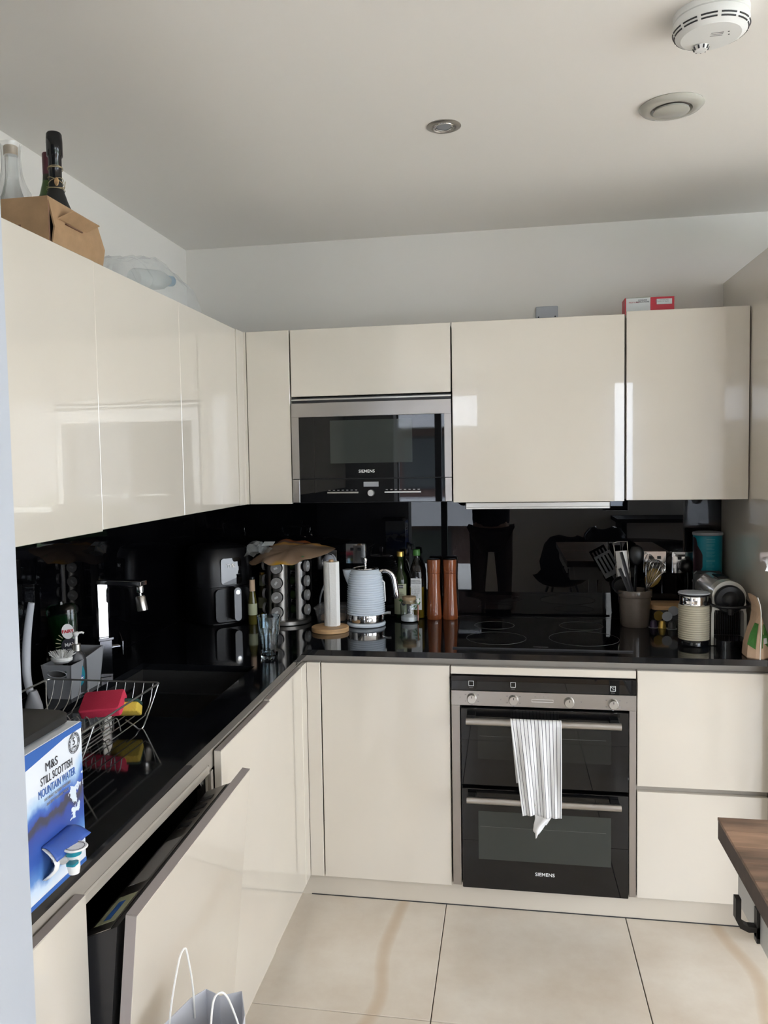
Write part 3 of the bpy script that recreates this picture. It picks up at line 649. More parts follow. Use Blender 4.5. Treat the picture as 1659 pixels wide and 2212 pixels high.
# salt jar with cork lid and spoon
j = thing('salt_jar', 'small glass salt jar with cork lid and spoon right of the kettle', 'jar', (.949, -.135, ZW))
obj('jar_glass', lathe([(0, 0), (.030, 0), (.035, .004), (.0352, .070), (.032, .078), (.027, .082), (.027, .088), (.0255, .088), (.0255, .082), (.031, .076), (.0338, .069), (.0336, .006), (.029, .003), (0, .003)], seg=48), 'glass', j, smooth=True)
obj('salt', lathe([(0, .0035), (.0285, .0035), (.0332, .007), (.0334, .022), (.018, .027), (0, .034)], seg=40), 'salt', j, smooth=True)
obj('lid', lathe([(0, .0745), (.0252, .0745), (.0252, .0885), (.0275, .0885), (.0275, .100), (.026, .1015), (0, .1015)], seg=40), 'cork', j, smooth=True)
sp = obj('spoon', tube([(.0372, -.022, .008), (.038, -.020, .072)], .0028, 8), 'mill', j, smooth=True, label='little wooden-handled spoon')
obj('spoon_bowl', lathe([(0, -.004), (.004, -.0035), (.0065, 0), (.004, .0035), (0, .004)], (0, 0, 0), 16, sx=1, sy=.5), 'white', sp, smooth=True)
o = bpy.context.scene.collection.objects[-1]; o.data.transform(Matrix.Translation((.0375, -.0205, .087)) @ Matrix.Diagonal((1, 1, 2.6, 1)))
obj('spoon_loop', tube([(.036+.006*math.cos(a), -.012+.006*math.sin(a), .070) for a in [2*PI*q/12 for q in range(12)]], .0008, 5, cyclic=True), 'chrome', j, smooth=True)
# mills
def mill(x, y, label, lines):
    m = thing('pepper_mill', label, 'mill', (x, y, ZW), 'tall wooden mills by the hob')
    obj('body', lathe([(0, 0), (.0295, 0), (.031, .003), (.0308, .02), (.0285, .065), (.0258, .125), (.0252, .155), (.0258, .178), (.0262, .1855), (0, .1855)], seg=48), 'mill', m, smooth=True)
    head = [(0, .1862), (.0262, .1862), (.0268, .19)]
    if lines:
        for zz in (.1895, .194, .1985): head += [(.0266, zz), (.0257, zz+.001), (.0266, zz+.002)]
    head += [(.0268, .21), (.0275, .235), (.0273, .2405), (.0245, .2425)]
    obj('head', lathe(head+[(0, .2425)], seg=48), 'mill', m, smooth=True)
    obj('top_disc', lathe([(0, .2426), (.0238, .2426), (.0232, .2440), (0, .2440)], seg=40), 'blackg', m, smooth=True)
mill(1.042, -.062, 'left of the two tall wooden mills, with one plain joint line', False)
mill(1.107, -.058, 'right of the two tall wooden mills, with three grooves round the head', True)
# vinegar bottle
v = thing('vinegar_bottle', 'dark green bottle with gold cap and pale green label behind the kettle handle', 'bottle', (.905, -.050, ZW))
obj('bottle_glass', lathe([(0, 0), (.027, 0), (.029, .003), (.029, .150), (.026, .172), (.016, .192), (.0125, .205), (.012, .245), (.0135, .247), (.0135, .251), (.011, .252), (0, .252)], seg=40), 'darkglass', v, smooth=True)
obj('cap', lathe([(0, .2525), (.0145, .2525), (.0145, .271), (.0138, .2725), (0, .2725)], seg=36), 'gold', v, smooth=True)
lab = []
for i in range(2):
    for q in range(13):
        a = -PI/2-1.0+2.0*q/12; lab.append((.0294*math.cos(a), .0294*math.sin(a), (.018, .142)[i]))
b = bmesh.new(); vv = [b.verts.new(p) for p in lab]
for q in range(12): b.faces.new((vv[q], vv[q+1], vv[14+q], vv[13+q]))
lb = obj('label_sheet', b, 'label', v, smooth=True)
obj('label_band', box((-.014, -.0302, .125), (.014, -.0293, .138)), 'darkt', lb)
text('label_text', 'TENTINO', .0085, (.905, -.050-.0305, ZW+.1315), '-y', 'whitet', v)
text('label_text', 'Aceto\nBalsamico\ndi Modena', .0065, (.908, -.050-.0300, ZW+.100), '-y', 'darkt', v)
obj('label_grapes', lathe([(0, -.012), (.009, -.006), (.010, 0), (.006, .009), (0, .012)], (.013, -.0275, .065), 14, sy=.35), 'purple', lb, smooth=True)
obj('label_leaf', prism([(-.006, .075), (.004, .083), (.012, .074), (.004, .070)], 'y', -.0300, -.0296), 'green', lb)
# olive oil bottle
v = thing('olive_oil_bottle', 'clear oil bottle with green cap and white label left of the wooden mills', 'bottle', (.972, -.050, ZW))
def sq(r, z, e=3.2, n=32):
    out = []
    for q in range(n):
        a = 2*PI*q/n+PI/4; c_, s_ = math.cos(a), math.sin(a); f = (abs(c_)**e+abs(s_)**e)**(-1/e); out.append((r*f*c_, r*f*s_, z))
    return out
obj('bottle_glass', loft([sq(.026, 0), sq(.029, .004), sq(.029, .150), sq(.0285, .185, 3), sq(.025, .210, 2.5), sq(.0165, .230, 2.1), sq(.0115, .243, 2), sq(.011, .256, 2)]), 'glass', v, smooth=True)
obj('oil', loft([sq(.0245, .004), sq(.0268, .008), sq(.0268, .128)]), 'gold2', v, smooth=True)
obj('cap', lathe([(0, .2562), (.0145, .2562), (.0148, .258), (.0142, .279), (.0128, .2815), (0, .2815)], seg=36), 'green', v, smooth=True)
lb = obj('label_sheet', box((-.0215, -.0302, .038), (.0215, -.0293, .166)), 'labelw', v)
text('label_text', 'ESSENTIAL\nWAITROSE', .0088, (.970, -.0806, ZW+.151), '-y', 'darkt', v, bold=.0001)
text('label_text', 'OLIVE OIL\nCOMPOSED\nOF REFINED\nOLIVE OILS\n& VIRGIN\nOLIVE\nOILS', .0072, (.970, -.0806, ZW+.112), '-y', 'greyt', v)
for x, z, a in ((.006, .080, .3), (.010, .062, 1.0), (-.003, .066, .1), (-.010, .052, .5), (.003, .048, .8)):
    lf = [(x+.011*math.cos(a)*math.cos(t)-.0032*math.sin(a)*math.sin(t), z+.011*math.sin(a)*math.cos(t)+.0032*math.cos(a)*math.sin(t)) for t in [2*PI*q/10 for q in range(10)]]
    obj('label_leaf', prism(lf, 'y', -.0307, -.0303), 'green', lb)
# food box behind the roll
t = thing('food_box', 'small translucent plastic food box behind the kitchen roll', 'food box', (.640, -.135, ZW))
def rr3(x, y, r, z): return [(px, py, z) for px, py in rrect(-x, x, -y, y, r, 4)]
obj('tub', loft([rr3(.060, .040, .012, 0), rr3(.070, .050, .015, .052)]), 'foodbox', t, smooth=True)
obj('contents', loft([rr3(.050, .030, .012, .004), rr3(.050, .032, .014, .022), rr3(.025, .015, .01, .030)]), 'kraft', t, smooth=True)
obj('lid', loft([rr3(.073, .053, .016, .0525), rr3(.074, .054, .016, .058), rr3(.066, .046, .014, .061), rr3(.062, .042, .014, .068)]), 'foodbox', t, smooth=True)
# spice rack
sr = thing('spice_rack', 'revolving brushed steel spice rack under the bag of wraps', 'spice rack', (.455, -.178, ZW))
obj('base', lathe([(0, 0), (.095, 0), (.099, .003), (.099, .016), (.096, .019), (0, .019)], seg=64), 'rackst', sr, smooth=True)
obj('core', lathe([(0, .019), (.020, .019), (.020, .2488), (0, .2488)], seg=20), 'black', sr, smooth=True)
obj('top_disc', lathe([(0, .249), (.078, .249), (.080, .2505), (.078, .253), (0, .253)], seg=48), 'steel', sr, smooth=True)
n = 0
for ang in (-99, -9, 81, 171):
    a = math.radians(ang); Mx = Matrix.Rotation(a, 4, 'Z')
    # column: U-shaped steel shell, open to the middle
    sec = [(.056+.027*math.cos(t), .029*math.sin(t)) for t in [math.radians(-95+190*q/16) for q in range(17)]]
    sec2 = [(.056+.0255*math.cos(t), .0275*math.sin(t)) for t in [math.radians(95-190*q/16) for q in range(17)]]
    b = prism(sec+sec2, 'z', .0195, .2485)
    obj('column', xf(b, Mx), 'rackst', sr, smooth=True)
    for zz in (.054, .113, .170, .229):
        ring = xf(cyl((.0790, 0, zz), (.0842, 0, zz), .0235, 28), Mx); obj('collar', ring, 'black', sr, smooth=True)
        lab_ = {-99: 'steel lid of the near left rack column, %s', -9: 'steel lid sticking out right of the rack, %s', 81: 'spice jar on the back of the rack, %s', 171: 'spice jar on the hidden left side of the rack, %s'}[ang] % {.054: 'bottom jar', .113: 'second jar up', .170: 'third jar up', .229: 'top jar'}[zz]
        jar = thing('spice_jar', lab_, 'jar', tuple(Vector((.455, -.178, ZW+zz))), 'jars in the spice rack')
        jar.rotation_euler = (0, 0, a)
        obj('body', cyl((.026, 0, 0), (.086, 0, 0), .0195, 20), 'darkglass', jar, smooth=True)
        ld = obj('lid', cyl((.0862, 0, 0), (.097, 0, 0), .0215, 32), 'lidm', jar, smooth=True)
        tg = box((.0971, -.008, -.004), (.0974, .008, .004)); ph = random.uniform(.3, 1.3)
        if ang == -99: obj('tag', xf(tg, Matrix.Rotation(ph, 4, 'X')), 'labelw', ld)
        else: obj('tag', tg, 'labelw', ld)
# bag of wraps on top
bw = thing('bag_of_wraps', 'crumpled clear bag of tortilla wraps lying on top of the spice rack', 'food bag', (.478, -.205, 1.186))
b = bmesh.new(); NR, NA = 9, 56
def outl(a):
    r = .128+.008*math.sin(3*a+1)
    if abs((a+PI) % (2*PI)-PI) < .45: r += .055*math.cos(((a+PI) % (2*PI)-PI)/.45*PI/2)
    d = (a-PI*1.05); d = (d+PI) % (2*PI)-PI
    if abs(d) < .55: r += .045*math.cos(d/.55*PI/2)
    return r
for side in (1, -1):
    ctr = b.verts.new((0, 0, side*.010)); prev = None
    for i in range(1, NR+1):
        f = i/NR; ring = []
        for q in range(NA):
            a = 2*PI*q/NA; r = outl(a)*f; x, y = r*math.cos(a), r*math.sin(a)
            th = .010*(1-f**4)+.0012
            if i == NR: th = 0
            z = side*th+.004*math.sin(9*a+3*f)*f*f+.003*math.sin(40*x)*math.cos(33*y)+(-.028*max(0, -x-.08)/.06 if x < -.08 else 0)+(.10*max(0, x-.11) if x > .11 else 0)
            ring.append(b.verts.new((x, y, z)))
        for q in range(NA):
            if prev is None: b.faces.new((ctr, ring[q], ring[(q+1) % NA]))
            else: b.faces.new((prev[q], ring[q], ring[(q+1) % NA], prev[(q+1) % NA]))
        prev = ring
bmesh.ops.remove_doubles(b, verts=b.verts, dist=1e-5); bmesh.ops.recalc_face_normals(b, faces=b.faces)
tilt = Matrix.Rotation(math.radians(17), 4, 'X')
obj('wraps', xf(b, tilt), 'bread', bw, smooth=True)
b = bmesh.new(); random.seed(3)
g = [[None]*9 for _ in range(7)]
for i in range(9):
    for q in range(7):
        x = -.17+.10*i/8; y = -.06+.11*q/6; g[q][i] = b.verts.new((x, y*(1.0-.3*(i/8)), .004+random.uniform(-.007, .012)+(.02 if i < 5 and q > 2 else 0)))
for i in range(8):
    for q in range(6): b.faces.new((g[q][i], g[q][i+1], g[q+1][i+1], g[q+1][i]))
obj('loose_end', xf(b, tilt), 'film', bw, smooth=True)
obj('green_dot', xf(lathe([(0, .0118), (.006, .0118), (0, .0121)], (.075, -.075, 0), 16), tilt), 'green', bw)
obj('sticker', xf(box((-.12, .03, .0135), (-.075, .07, .0145)), tilt), 'labelw', bw, label='white sticker')
# small dark bottles beside it
def slim(x, y, h, r, neck, lab, label):
    v = thing('sauce_bottle', label, 'bottle', (x, y, ZW), 'slim bottles beside the air fryer')
    obj('bottle_glass', lathe([(0, 0), (r*.93, 0), (r, .003), (r, h*.45), (r*.85, h*.55), (r*.55, h*.72), (r*.5, h*.95), (0, h*.95)], seg=32), 'olive', v, smooth=True)
    obj('cap', lathe([(0, h*.951), (r*.6, h*.951), (r*.58, h), (0, h)], seg=24), neck, v, smooth=True)
    obj('capsule', lathe([(r*.64, h*.70), (r*.60, h*.94), (r*.57, h*.94)], seg=24), lab, v, smooth=True)
    obj('label_sheet', lathe([(r*1.02, h*.2), (r*1.02, h*.44)], seg=32), 'label', v, smooth=True)
slim(.330, -.235, .190, .0185, 'black', 'kraft', 'left slim bottle with a pinkish label beside the air fryer')
slim(.322, -.070, .186, .019, 'gold', 'label', 'right slim bottle with a patterned neck beside the air fryer')
# air fryer
fr = thing('air_fryer', 'large black air fryer with a grey drawer handle in the corner', 'air fryer', (.158, -.150, ZW), rotz=math.radians(-45))
def fsec(r, z, e=3.5): return [(x*.98, y, z) for x, y, _ in [(p[0], p[1], 0) for p in sq(r, z, e, 40)]]
obj('body', loft([fsec(.118, .004), fsec(.123, .012), fsec(.124, .15)]), 'black', fr, smooth=True)
obj('upper_body', loft([fsec(.124, .152), fsec(.1235, .22), fsec(.118, .275), fsec(.105, .302), fsec(.08, .312), fsec(.02, .314)]), 'black', fr, smooth=True)
obj('foot_ring', loft([fsec(.108, 0), fsec(.108, .004)]), 'black', fr)
obj('drawer_front', prism(rrect(-.075, .075, .012, .145, .02), 'x', .110, .133), 'black', fr, smooth=True)
obj('touch_panel', loft([[(.124+dx, y*s, z) for y, z in rrect(-.045, .045, .16, .265, .012)] for dx, s in ((-.01, 1), (.0015, 1))]), 'blackgl', fr, smooth=True)
hd = obj('handle', prism(rrect(-.0145, .0145, .020, .152, .0142, 8), 'x', .1335, .174), 'blackm', fr, smooth=True)
obj('handle_face', prism(rrect(-.0150, .0150, .0195, .1525, .0148, 8), 'x', .1742, .178), 'grey', hd, smooth=True)
obj('handle_button', xf(lathe([(0, 0), (.010, 0), (.009, .003), (0, .0035)], seg=24), Matrix.Translation((.178, 0, .134)) @ Matrix.Rotation(PI/2, 4, 'Y')), 'chrome', hd, smooth=True)
xr = Matrix.Rotation(PI/2, 4, 'Z') @ Matrix.Rotation(PI/2, 4, 'X')
tx = text('brand_mark', 'Tefal', .019, (.158, -.150, ZW), xr, 'whitet', fr, bold=.0004); tx.data.transform(Matrix.Translation((.127, -.002, .234)))
# right of the hob: crock with utensils
ck = thing('utensil_crock', 'taupe glazed stoneware crock full of utensils right of the hob', 'crock', (1.812, -.140, ZW))
obj('pot', lathe([(0, 0), (.050, 0), (.0535, .004), (.0565, .06), (.0585, .112), (.0590, .1125), (.0625, .114), (.0635, .12), (.0635, .136), (.062, .1395), (.058, .1395), (.0565, .136), (.052, .06), (.048, .01), (0, .008)], seg=64), 'taupecer', ck, smooth=True)
def crk(dx, dy, z): return Vector((1.812+dx, -.140+dy, ZW+z))
g = thing('grater', 'flat steel grater standing at the left of the crock', 'utensil', tuple(crk(-.03, .0, .01)))
Mg = Matrix.Translation(crk(-.026, .0, 0)) @ Matrix.Rotation(math.radians(-4), 4, 'Y') @ Matrix.Rotation(math.radians(-8), 4, 'X')
b = bmesh.new(); gx = 11; gz = 30
vs_ = [[b.verts.new((-.0215+.043*i/(gx-1), -.006*math.cos((i/(gx-1)-.5)*2.4), .145+.14*q/(gz-1))) for i in range(gx)] for q in range(gz)]
for q in range(gz-1):
    for i in range(gx-1): b.faces.new((vs_[q][i], vs_[q][i+1], vs_[q+1][i+1], vs_[q+1][i]))
for q in range(1, gz-3):
    for i in range(1, gx-1):
        p = Vector((-.0215+.043*(i+.5*(q % 2)-.25)/(gx-1), -.007*math.cos((i/(gx-1)-.5)*2.4)-.0004, .145+.14*q/(gz-1)))
        box(p-Vector((.0011, .0004, .0007)), p+Vector((.0011, .0012, .0007)), bm=b)
obj('grating_sheet', xf(b, Mg), 'rackst', g, True)
obj('frame', xf(tube(smoothpts([(-.021, 0, .03), (-.0245, 0, .12), (-.025, 0, .30), (-.021, 0, .3185), (.021, 0, .3185), (.025, 0, .30), (.0245, 0, .12), (.021, 0, .03)], 4), .0016, 8), Mg), 'chrome', g, True, True)
def ladle(lab, dx0, dy0, dx1, dy1, z1, kind, m='black'):
    p0, p1 = crk(dx0, dy0, .015), crk(dx1, dy1, z1); g = thing('kitchen_utensil', lab, 'utensil', tuple(p0), 'utensils in the crock')
    obj('handle', tube([p0, p0.lerp(p1, .5), p1], .0045, 8, flat=1.6), m, g, True, True)
    d = (p1-p0).normalized(); e = p1+d*.03; q = Vector((0, 0, 1)).rotation_difference(d).to_matrix().to_4x4(); q.translation = p1
    if kind == 'spoon': obj('head', xf(lathe([(0, -.002), (.016, .008), (.027, .03), (.0275, .05), (.020, .070), (0, .080)], seg=24, sy=.28), q), m, g, True, True)
    elif kind == 'turner':
        b = bmesh.new()
        for kx in range(5): box((-.032+.0145*kx, -.001, .018), (-.032+.0145*kx+.008, .001, .082), bm=b)
        box((-.032, -.001, .0), (.034, .001, .018), bm=b); box((-.032, -.001, .082), (.034, .001, .092), bm=b); obj('head', xf(b, q), m, g, True)
    elif kind == 'ladle': obj('head', xf(lathe([(0, 0), (.02, .003), (.034, .014), (.036, .028), (.034, .028), (.03, .014), (0, .005)], (0, -.03, 0), 28), q @ Matrix.Rotation(math.radians(55), 4, 'X')), m, g, True, True)
ladle('large black spoon standing beside the grater in the crock', .0, .03, .010, .045, .225, 'spoon')
ladle('black slotted turner leaning left out of the crock', 0.02, .02, -.075, .03, .19, 'turner', 'blackm')
ladle('black soup ladle leaning far left out of the crock', .02, .015, -.055, .025, .165, 'ladle')
ladle('mustard spatula leaning right behind the whisk', -.02, .01, .050, .022, .145, 'spoon', 'mustard')
tg = thing('tongs', 'pair of dark tongs crossing in front of the grater', 'utensil', tuple(crk(.01, -.02, .02)))
for a0, a1 in (((.015, -.028, .02), (-.055, -.03, .285)), ((.02, -.034, .02), (-.062, -.045, .225))): obj('arm', tube([crk(*a0), crk(*a0).lerp(crk(*a1), .5), crk(*a1)], [.004, .0055, .0045], 8, flat=1.7), 'dark', tg, True, True)
wk = thing('whisk', 'wire whisk with its loops up at the right of the crock', 'utensil', tuple(crk(.03, 0, .02)))
obj('grip', tube([crk(.012, .0, .015), crk(.030, .006, .12)], .006, 10), 'chrome', wk, True, True)
for kx in range(9):
    a = PI*kx/9; p0 = crk(.032, .004, .11); d = (crk(.052, .006, .12)-crk(.012, 0, .015)).normalized(); u = d.orthogonal().normalized(); v = d.cross(u); w = u*math.cos(a)+v*math.sin(a)
    obj('wire', tube([p0+d*(.150*math.sin(PI*q/16)**.75)+w*(.043*math.sin(2*PI*q/16)*(.35+.65*math.sin(PI*q/16))) for q in range(17)], .0009, 5), 'chrome', wk, True, True)
# capsule box and loose capsules
cb = thing('capsule_box', 'square clear box with bamboo lid and coffee capsules behind the milk frother', 'container', (1.945, -.090, ZW))
obj('tub', loft([rr3(.058, .050, .012, .001), rr3(.062, .054, .014, .062)]), 'foodbox', cb, smooth=True)
obj('lid', loft([rr3(.070, .058, .018, .0625), rr3(.071, .059, .018, .066), rr3(.070, .058, .018, .078), rr3(.060, .05, .016, .081)]), 'bamboo', cb, smooth=True)
def capsule(loc, rot, m, label):
    g = thing('coffee_capsule', label, 'capsule', loc, 'coffee capsules on the worktop'); g.rotation_euler = rot
    obj('cup', lathe([(.0150, .0002), (.0145, .002), (.0118, .020), (.0075, .026), (0, .0268)], seg=28), m, g, smooth=True)
    obj('rim', lathe([(0, -.0008), (.0182, -.0006), (.0185, 0), (.0182, .0006), (.014, .0008)], seg=32), {'alu': 'greyl', 'dark': 'grey', 'gold': 'gold', 'purple': 'grey'}[m], g, smooth=True)
yb = -.178
capsule((1.905, yb+.004, ZW+.0010), (0, 0, 0), 'gold', 'gold capsule standing below the silver one')
capsule((1.936, yb-.012, ZW+.0010), (0, 0, 0), 'dark', 'dark capsule standing right of the gold one')
capsule((1.920, yb-.010, ZW+.0460), (-PI*.47, 0, 0), 'alu', 'silver capsule facing forward on top of the gold one')
capsule((1.892, yb+.000, ZW+.0465), (-PI*.48, 0, .2), 'gold', 'copper capsule facing forward left of the silver one')
capsule((1.875, yb+.010, ZW+.0010), (0, 0, 0), 'purple', 'dark capsule standing under the copper one')
capsule((1.946, yb+.010, ZW+.0635), (-PI*.47, 0, -.2), 'dark', 'dark grey capsule highest of the little heap')
# frother
ff = thing('milk_frother', 'cream ribbed milk frother with steel neck on a black base', 'frother', (1.959, -.447, ZW))
obj('base', lathe([(0, 0), (.047, 0), (.051, .003), (.051, .016), (.048, .021), (0, .021)], seg=56), 'blackg', ff, smooth=True)
prof = [(.040, .0212), (.0495, .0214)]
for i in range(15*6+1): prof.append((.0498+.0007*math.cos(2*PI*i/6), .023+.113*i/90))
prof += [(.0488, .1375), (.044, .138)]
obj('body', lathe(prof, seg=64), 'creampl', ff, smooth=True)
obj('neck', lathe([(.044, .1382), (.0475, .139), (.0455, .143), (.0462, .147), (.0462, .166), (.0445, .170)], seg=56), 'chrome', ff, smooth=True)
obj('seal', lathe([(.0445, .1702), (.0495, .1705), (.0495, .174), (.046, .175)], seg=56), 'black', ff, smooth=True)
obj('lid', lathe([(.047, .1752), (.0515, .1765), (.0505, .180), (.04, .1815), (0, .1820)], seg=56), 'greyl', ff, smooth=True)
# coffee machine
cm = thing('coffee_machine', 'cream capsule coffee machine with black round head and chrome barrel beside the tall unit', 'coffee machine', (2.067, -.43, ZW))
X0 = 2.067
def arch(w, z0, zc, r, n=18): return [(X0-w, z0), (X0-w, zc-.03)]+[(X0+r*math.cos(a), zc+r*math.sin(a)) for a in [PI-.25-(PI-.5)*q/n for q in range(n+1)]]+[(X0+w, zc-.03), (X0+w, z0)]
fy = -.468
ow = .0560
# front frame as outer arch minus opening
b = bmesh.new()
prism([(X0-ow, ZW+.002), (X0-ow, ZW+.108), (X0-.0535, ZW+.122), (X0-.0445, ZW+.122), (X0-.0475, ZW+.110), (X0-.0475, ZW+.002)], 'y', fy+.004, fy+.055, b)
prism([(X0+ow, ZW+.002), (X0+ow, ZW+.108), (X0+.0535, ZW+.122), (X0+.0445, ZW+.122), (X0+.0475, ZW+.110), (X0+.0475, ZW+.002)], 'y', fy+.004, fy+.055, b)
zc = ZW+.166
pts = [(X0-.0535, ZW+.1218), (X0-.0525, zc)]+[(X0+.0545*math.cos(a), zc+.0545*math.sin(a)) for a in [PI-.1-(PI-.2)*q/20 for q in range(21)]]+[(X0+.0525, zc), (X0+.0535, ZW+.1218)]
prism(pts, 'y', fy+.004, fy+.055, b)
obj('front_frame', b, 'creampg', cm, True, True)
obj('side_shell', box((X0-.054, fy+.056, ZW+.002), (X0+.054, -.19, ZW+.150), .008), 'creampg', cm, True)
q = Matrix.Translation((X0, fy+.056, zc-.002)) @ Matrix.Rotation(-PI/2, 4, 'X')
obj('barrel', xf(lathe([(0, 0), (.0535, 0), (.0535, .18), (.048, .255), (.040, .275), (0, .28)], seg=56), q), 'silver', cm, True, True)
obj('barrel_cap', box((X0-.020, fy+.08, zc+.0515), (X0+.020, fy+.16, zc+.058), .003), 'black', cm, True)
hd = obj('head', xf(lathe([(0, 0), (.047, 0), (.048, .003), (.0475, .012), (.043, .017), (.028, .019), (.024, .026), (.014, .031), (0, .032)], seg=56), Matrix.Translation((X0, fy+.003, zc-.006)) @ Matrix.Rotation(PI/2, 4, 'X')), 'black', cm, True, True)
obj('coffee_spout', loft([[(X0+w*math.cos(a), fy-.018+.010*math.sin(a), z) for a in [2*PI*k/14 for k in range(14)]] for w, z in ((.016, zc-.018), (.011, zc-.04), (.0085, zc-.056))]), 'black', cm, True, True)
obj('lever', tube(smoothpts([(X0-.056, fy+.03, zc-.012), (X0-.060, fy-.005, zc-.022), (X0-.045, fy-.032, zc-.026), (X0, fy-.038, zc-.028), (X0+.045, fy-.032, zc-.026), (X0+.060, fy-.005, zc-.022), (X0+.056, fy+.03, zc-.012)], 6), .005, 10), 'black', cm, True, True)
obj('recess', box((X0-.0470, fy+.045, ZW+.03), (X0+.0470, fy+.0555, ZW+.1215)), 'blackm', cm, True)
for kx in range(13): obj('rib', box((X0-.0435+.007*kx, fy+.038, ZW+.032), (X0-.0405+.007*kx, fy+.0448, ZW+.120)), 'blackg', cm, True)
obj('drip_tray', prism(rrect(X0-.0465, X0+.0465, fy-.055, fy+.044, .02), 'z', ZW+.001, ZW+.030), 'blackg', cm, True, True)
obj('water_tank', box((X0-.05, -.188, ZW+.002), (X0+.05, -.150, ZW+.215), .01), 'dark', cm, True)
# tub and teal tin behind the machine
tb = thing('storage_tin', 'small grey tin standing under the teal drinking chocolate tin', 'tin', (2.083, -.078, ZW))
obj('body', lathe([(0, 0), (.048, 0), (.05, .003), (.05, .160), (.052, .162), (.052, .168), (0, .168)], seg=48), 'grey', tb, smooth=True)
tt = thing('chocolate_tin', 'tall teal tin with dark splash print and grey lid in the right corner', 'tin', (2.085, -.078, ZW+.1685))
obj('can', lathe([(0, 0), (.0500, 0), (.0510, .002), (.0520, .172), (0, .172)], seg=64), 'teal', tt, smooth=True)
obj('lid', lathe([(0, .1722), (.0525, .1722), (.0545, .174), (.0545, .182), (.052, .184), (.049, .1815), (0, .1805)], seg=64), 'grey', tt, smooth=True)
def wrap(poly, rad, name, m, parent, cell=12):
    """flat print (angle, height) wrapped on a cylinder"""
    b = bmesh.new(); V = [b.verts.new((rad*math.sin(a), -rad*math.cos(a), z)) for a, z in poly]; b.faces.new(V); bmesh.ops.triangulate(b, faces=b.faces); return obj(name, b, m, parent)
cols = [(-1.5, .0, .165), (-1.35, .0, .166), (-1.2, .01, .165), (-1.05, .03, .160), (-.95, .035, .135), (-.85, .035, .128), (-.72, .038, .118), (-.62, .045, .110), (-.55, .055, .100)]
b = bmesh.new(); P = [(b.verts.new((.0527*math.sin(a), -.0527*math.cos(a), lo)), b.verts.new((.0527*math.sin(a), -.0527*math.cos(a), hi))) for a, lo, hi in cols]
for p, r2 in zip(P, P[1:]): b.faces.new((p[0], r2[0], r2[1], p[1]))
obj('splash_print', b, 'choc', tt, smooth=True)
cols = [(-1.0, .030, .062), (-.8, .028, .052), (-.6, .026, .041), (-.4, .025, .034), (-.2, .0245, .030), (-.05, .024, .029), (.02, .0245, .0285)]
b = bmesh.new(); P = [(b.verts.new((.0528*math.sin(a), -.0528*math.cos(a), lo)), b.verts.new((.0528*math.sin(a), -.0528*math.cos(a), hi))) for a, lo, hi in cols]
for p, r2 in zip(P, P[1:]): b.faces.new((p[0], r2[0], r2[1], p[1]))
obj('splash_print', b, 'choc', tt, smooth=True)
obj('splash_dot', xf(lathe([(0, 0), (.004, 0), (0, .0004)], seg=14), Matrix.Rotation(.16, 4, 'Z') @ Matrix.Translation((.0, -.0526, .029)) @ Matrix.Rotation(PI/2, 4, 'X')), 'choc', tt)
tealt = mat('pale_teal_print', (.10, .36, .42), .4); MT['tealt'] = tealt
for k in range(26):
    if k in (3, 9, 15, 16): continue
    z = .158-.0046*k; wd = random.choice((.55, .62, .6, .40)) if k not in (0, 17) else .6; a0 = -.30
    b = bmesh.new(); P = []
    for q in range(7): a = a0+wd*q/6; P.append((b.verts.new((.0527*math.sin(a), -.0527*math.cos(a), z)), b.verts.new((.0527*math.sin(a), -.0527*math.cos(a), z+.0013+(.0012 if k in (0, 17, 18) else 0)))))
    for p, r2 in zip(P, P[1:]): b.faces.new((p[0], r2[0], r2[1], p[1]))
    obj('text_line', b, 'tealt', tt, smooth=True)
# kraft coffee bag seen edge-on
pb = thing('coffee_bag', 'brown and green paper coffee bag standing edge-on by the tall unit', 'bag', (2.112, -.612, ZW))
secs = []
for z, w, d, dx, dy in ((0, .034, .050, 0, 0), (.004, .0365, .054, 0, 0), (.04, .035, .052, .001, 0), (.08, .025, .052, .003, .002), (.115, .0135, .053, .003, .0), (.145, .0065, .054, .001, 0), (.168, .0042, .055, -.002, 0), (.185, .0055, .055, -.008, .0), (.198, .0035, .055, -.013, 0)):
    w *= .9; d *= .70
    secs.append([(dx-w, dy+d, z), (dx-w, dy-d*.55, z), (dx-w*.35, dy-d*1.02, z), (dx, dy-d*.93-.006, z), (dx+w*.35, dy-d*1.02, z), (dx+w, dy-d*.55, z), (dx+w, dy+d, z)])
obj('bag_body', loft(secs), 'kraft', pb)
bag_n = set(pb.children)
sn = [(.0005, -.0575, .0), (.001, -.0585, .04), (.004, -.056, .08), (.0025, -.057, .115), (.002, -.059, .15), (-.002, -.0595, .175), (-.010, -.060, .197)]
obj('seam', tube(sn, .0016, 6), 'paper', pb, smooth=True)
obj('green_panel', loft([[(-.0352, -.026, .045), (-.014, -.0535, .032), (-.014, -.0550, .032), (-.0362, -.0275, .045)], [(-.0262, -.026, .078), (-.010, -.0525, .078), (-.010, -.0545, .078), (-.0275, -.0275, .078)], [(-.0112, -.029, .114), (-.005, -.0535, .113), (-.005, -.0555, .113), (-.0125, -.0305, .114)]]), 'green', pb)
gp = obj('green_panel', loft([[(.0355, -.026, .040), (.006, -.0555, .036), (.006, -.0570, .036), (.0368, -.0275, .040)], [(.0305, -.026, .075), (.007, -.0535, .075), (.007, -.0555, .075), (.0318, -.0275, .075)], [(.0172, -.029, .110), (.006, -.0535, .110), (.006, -.0555, .110), (.0185, -.0305, .110)]]), 'green', pb)
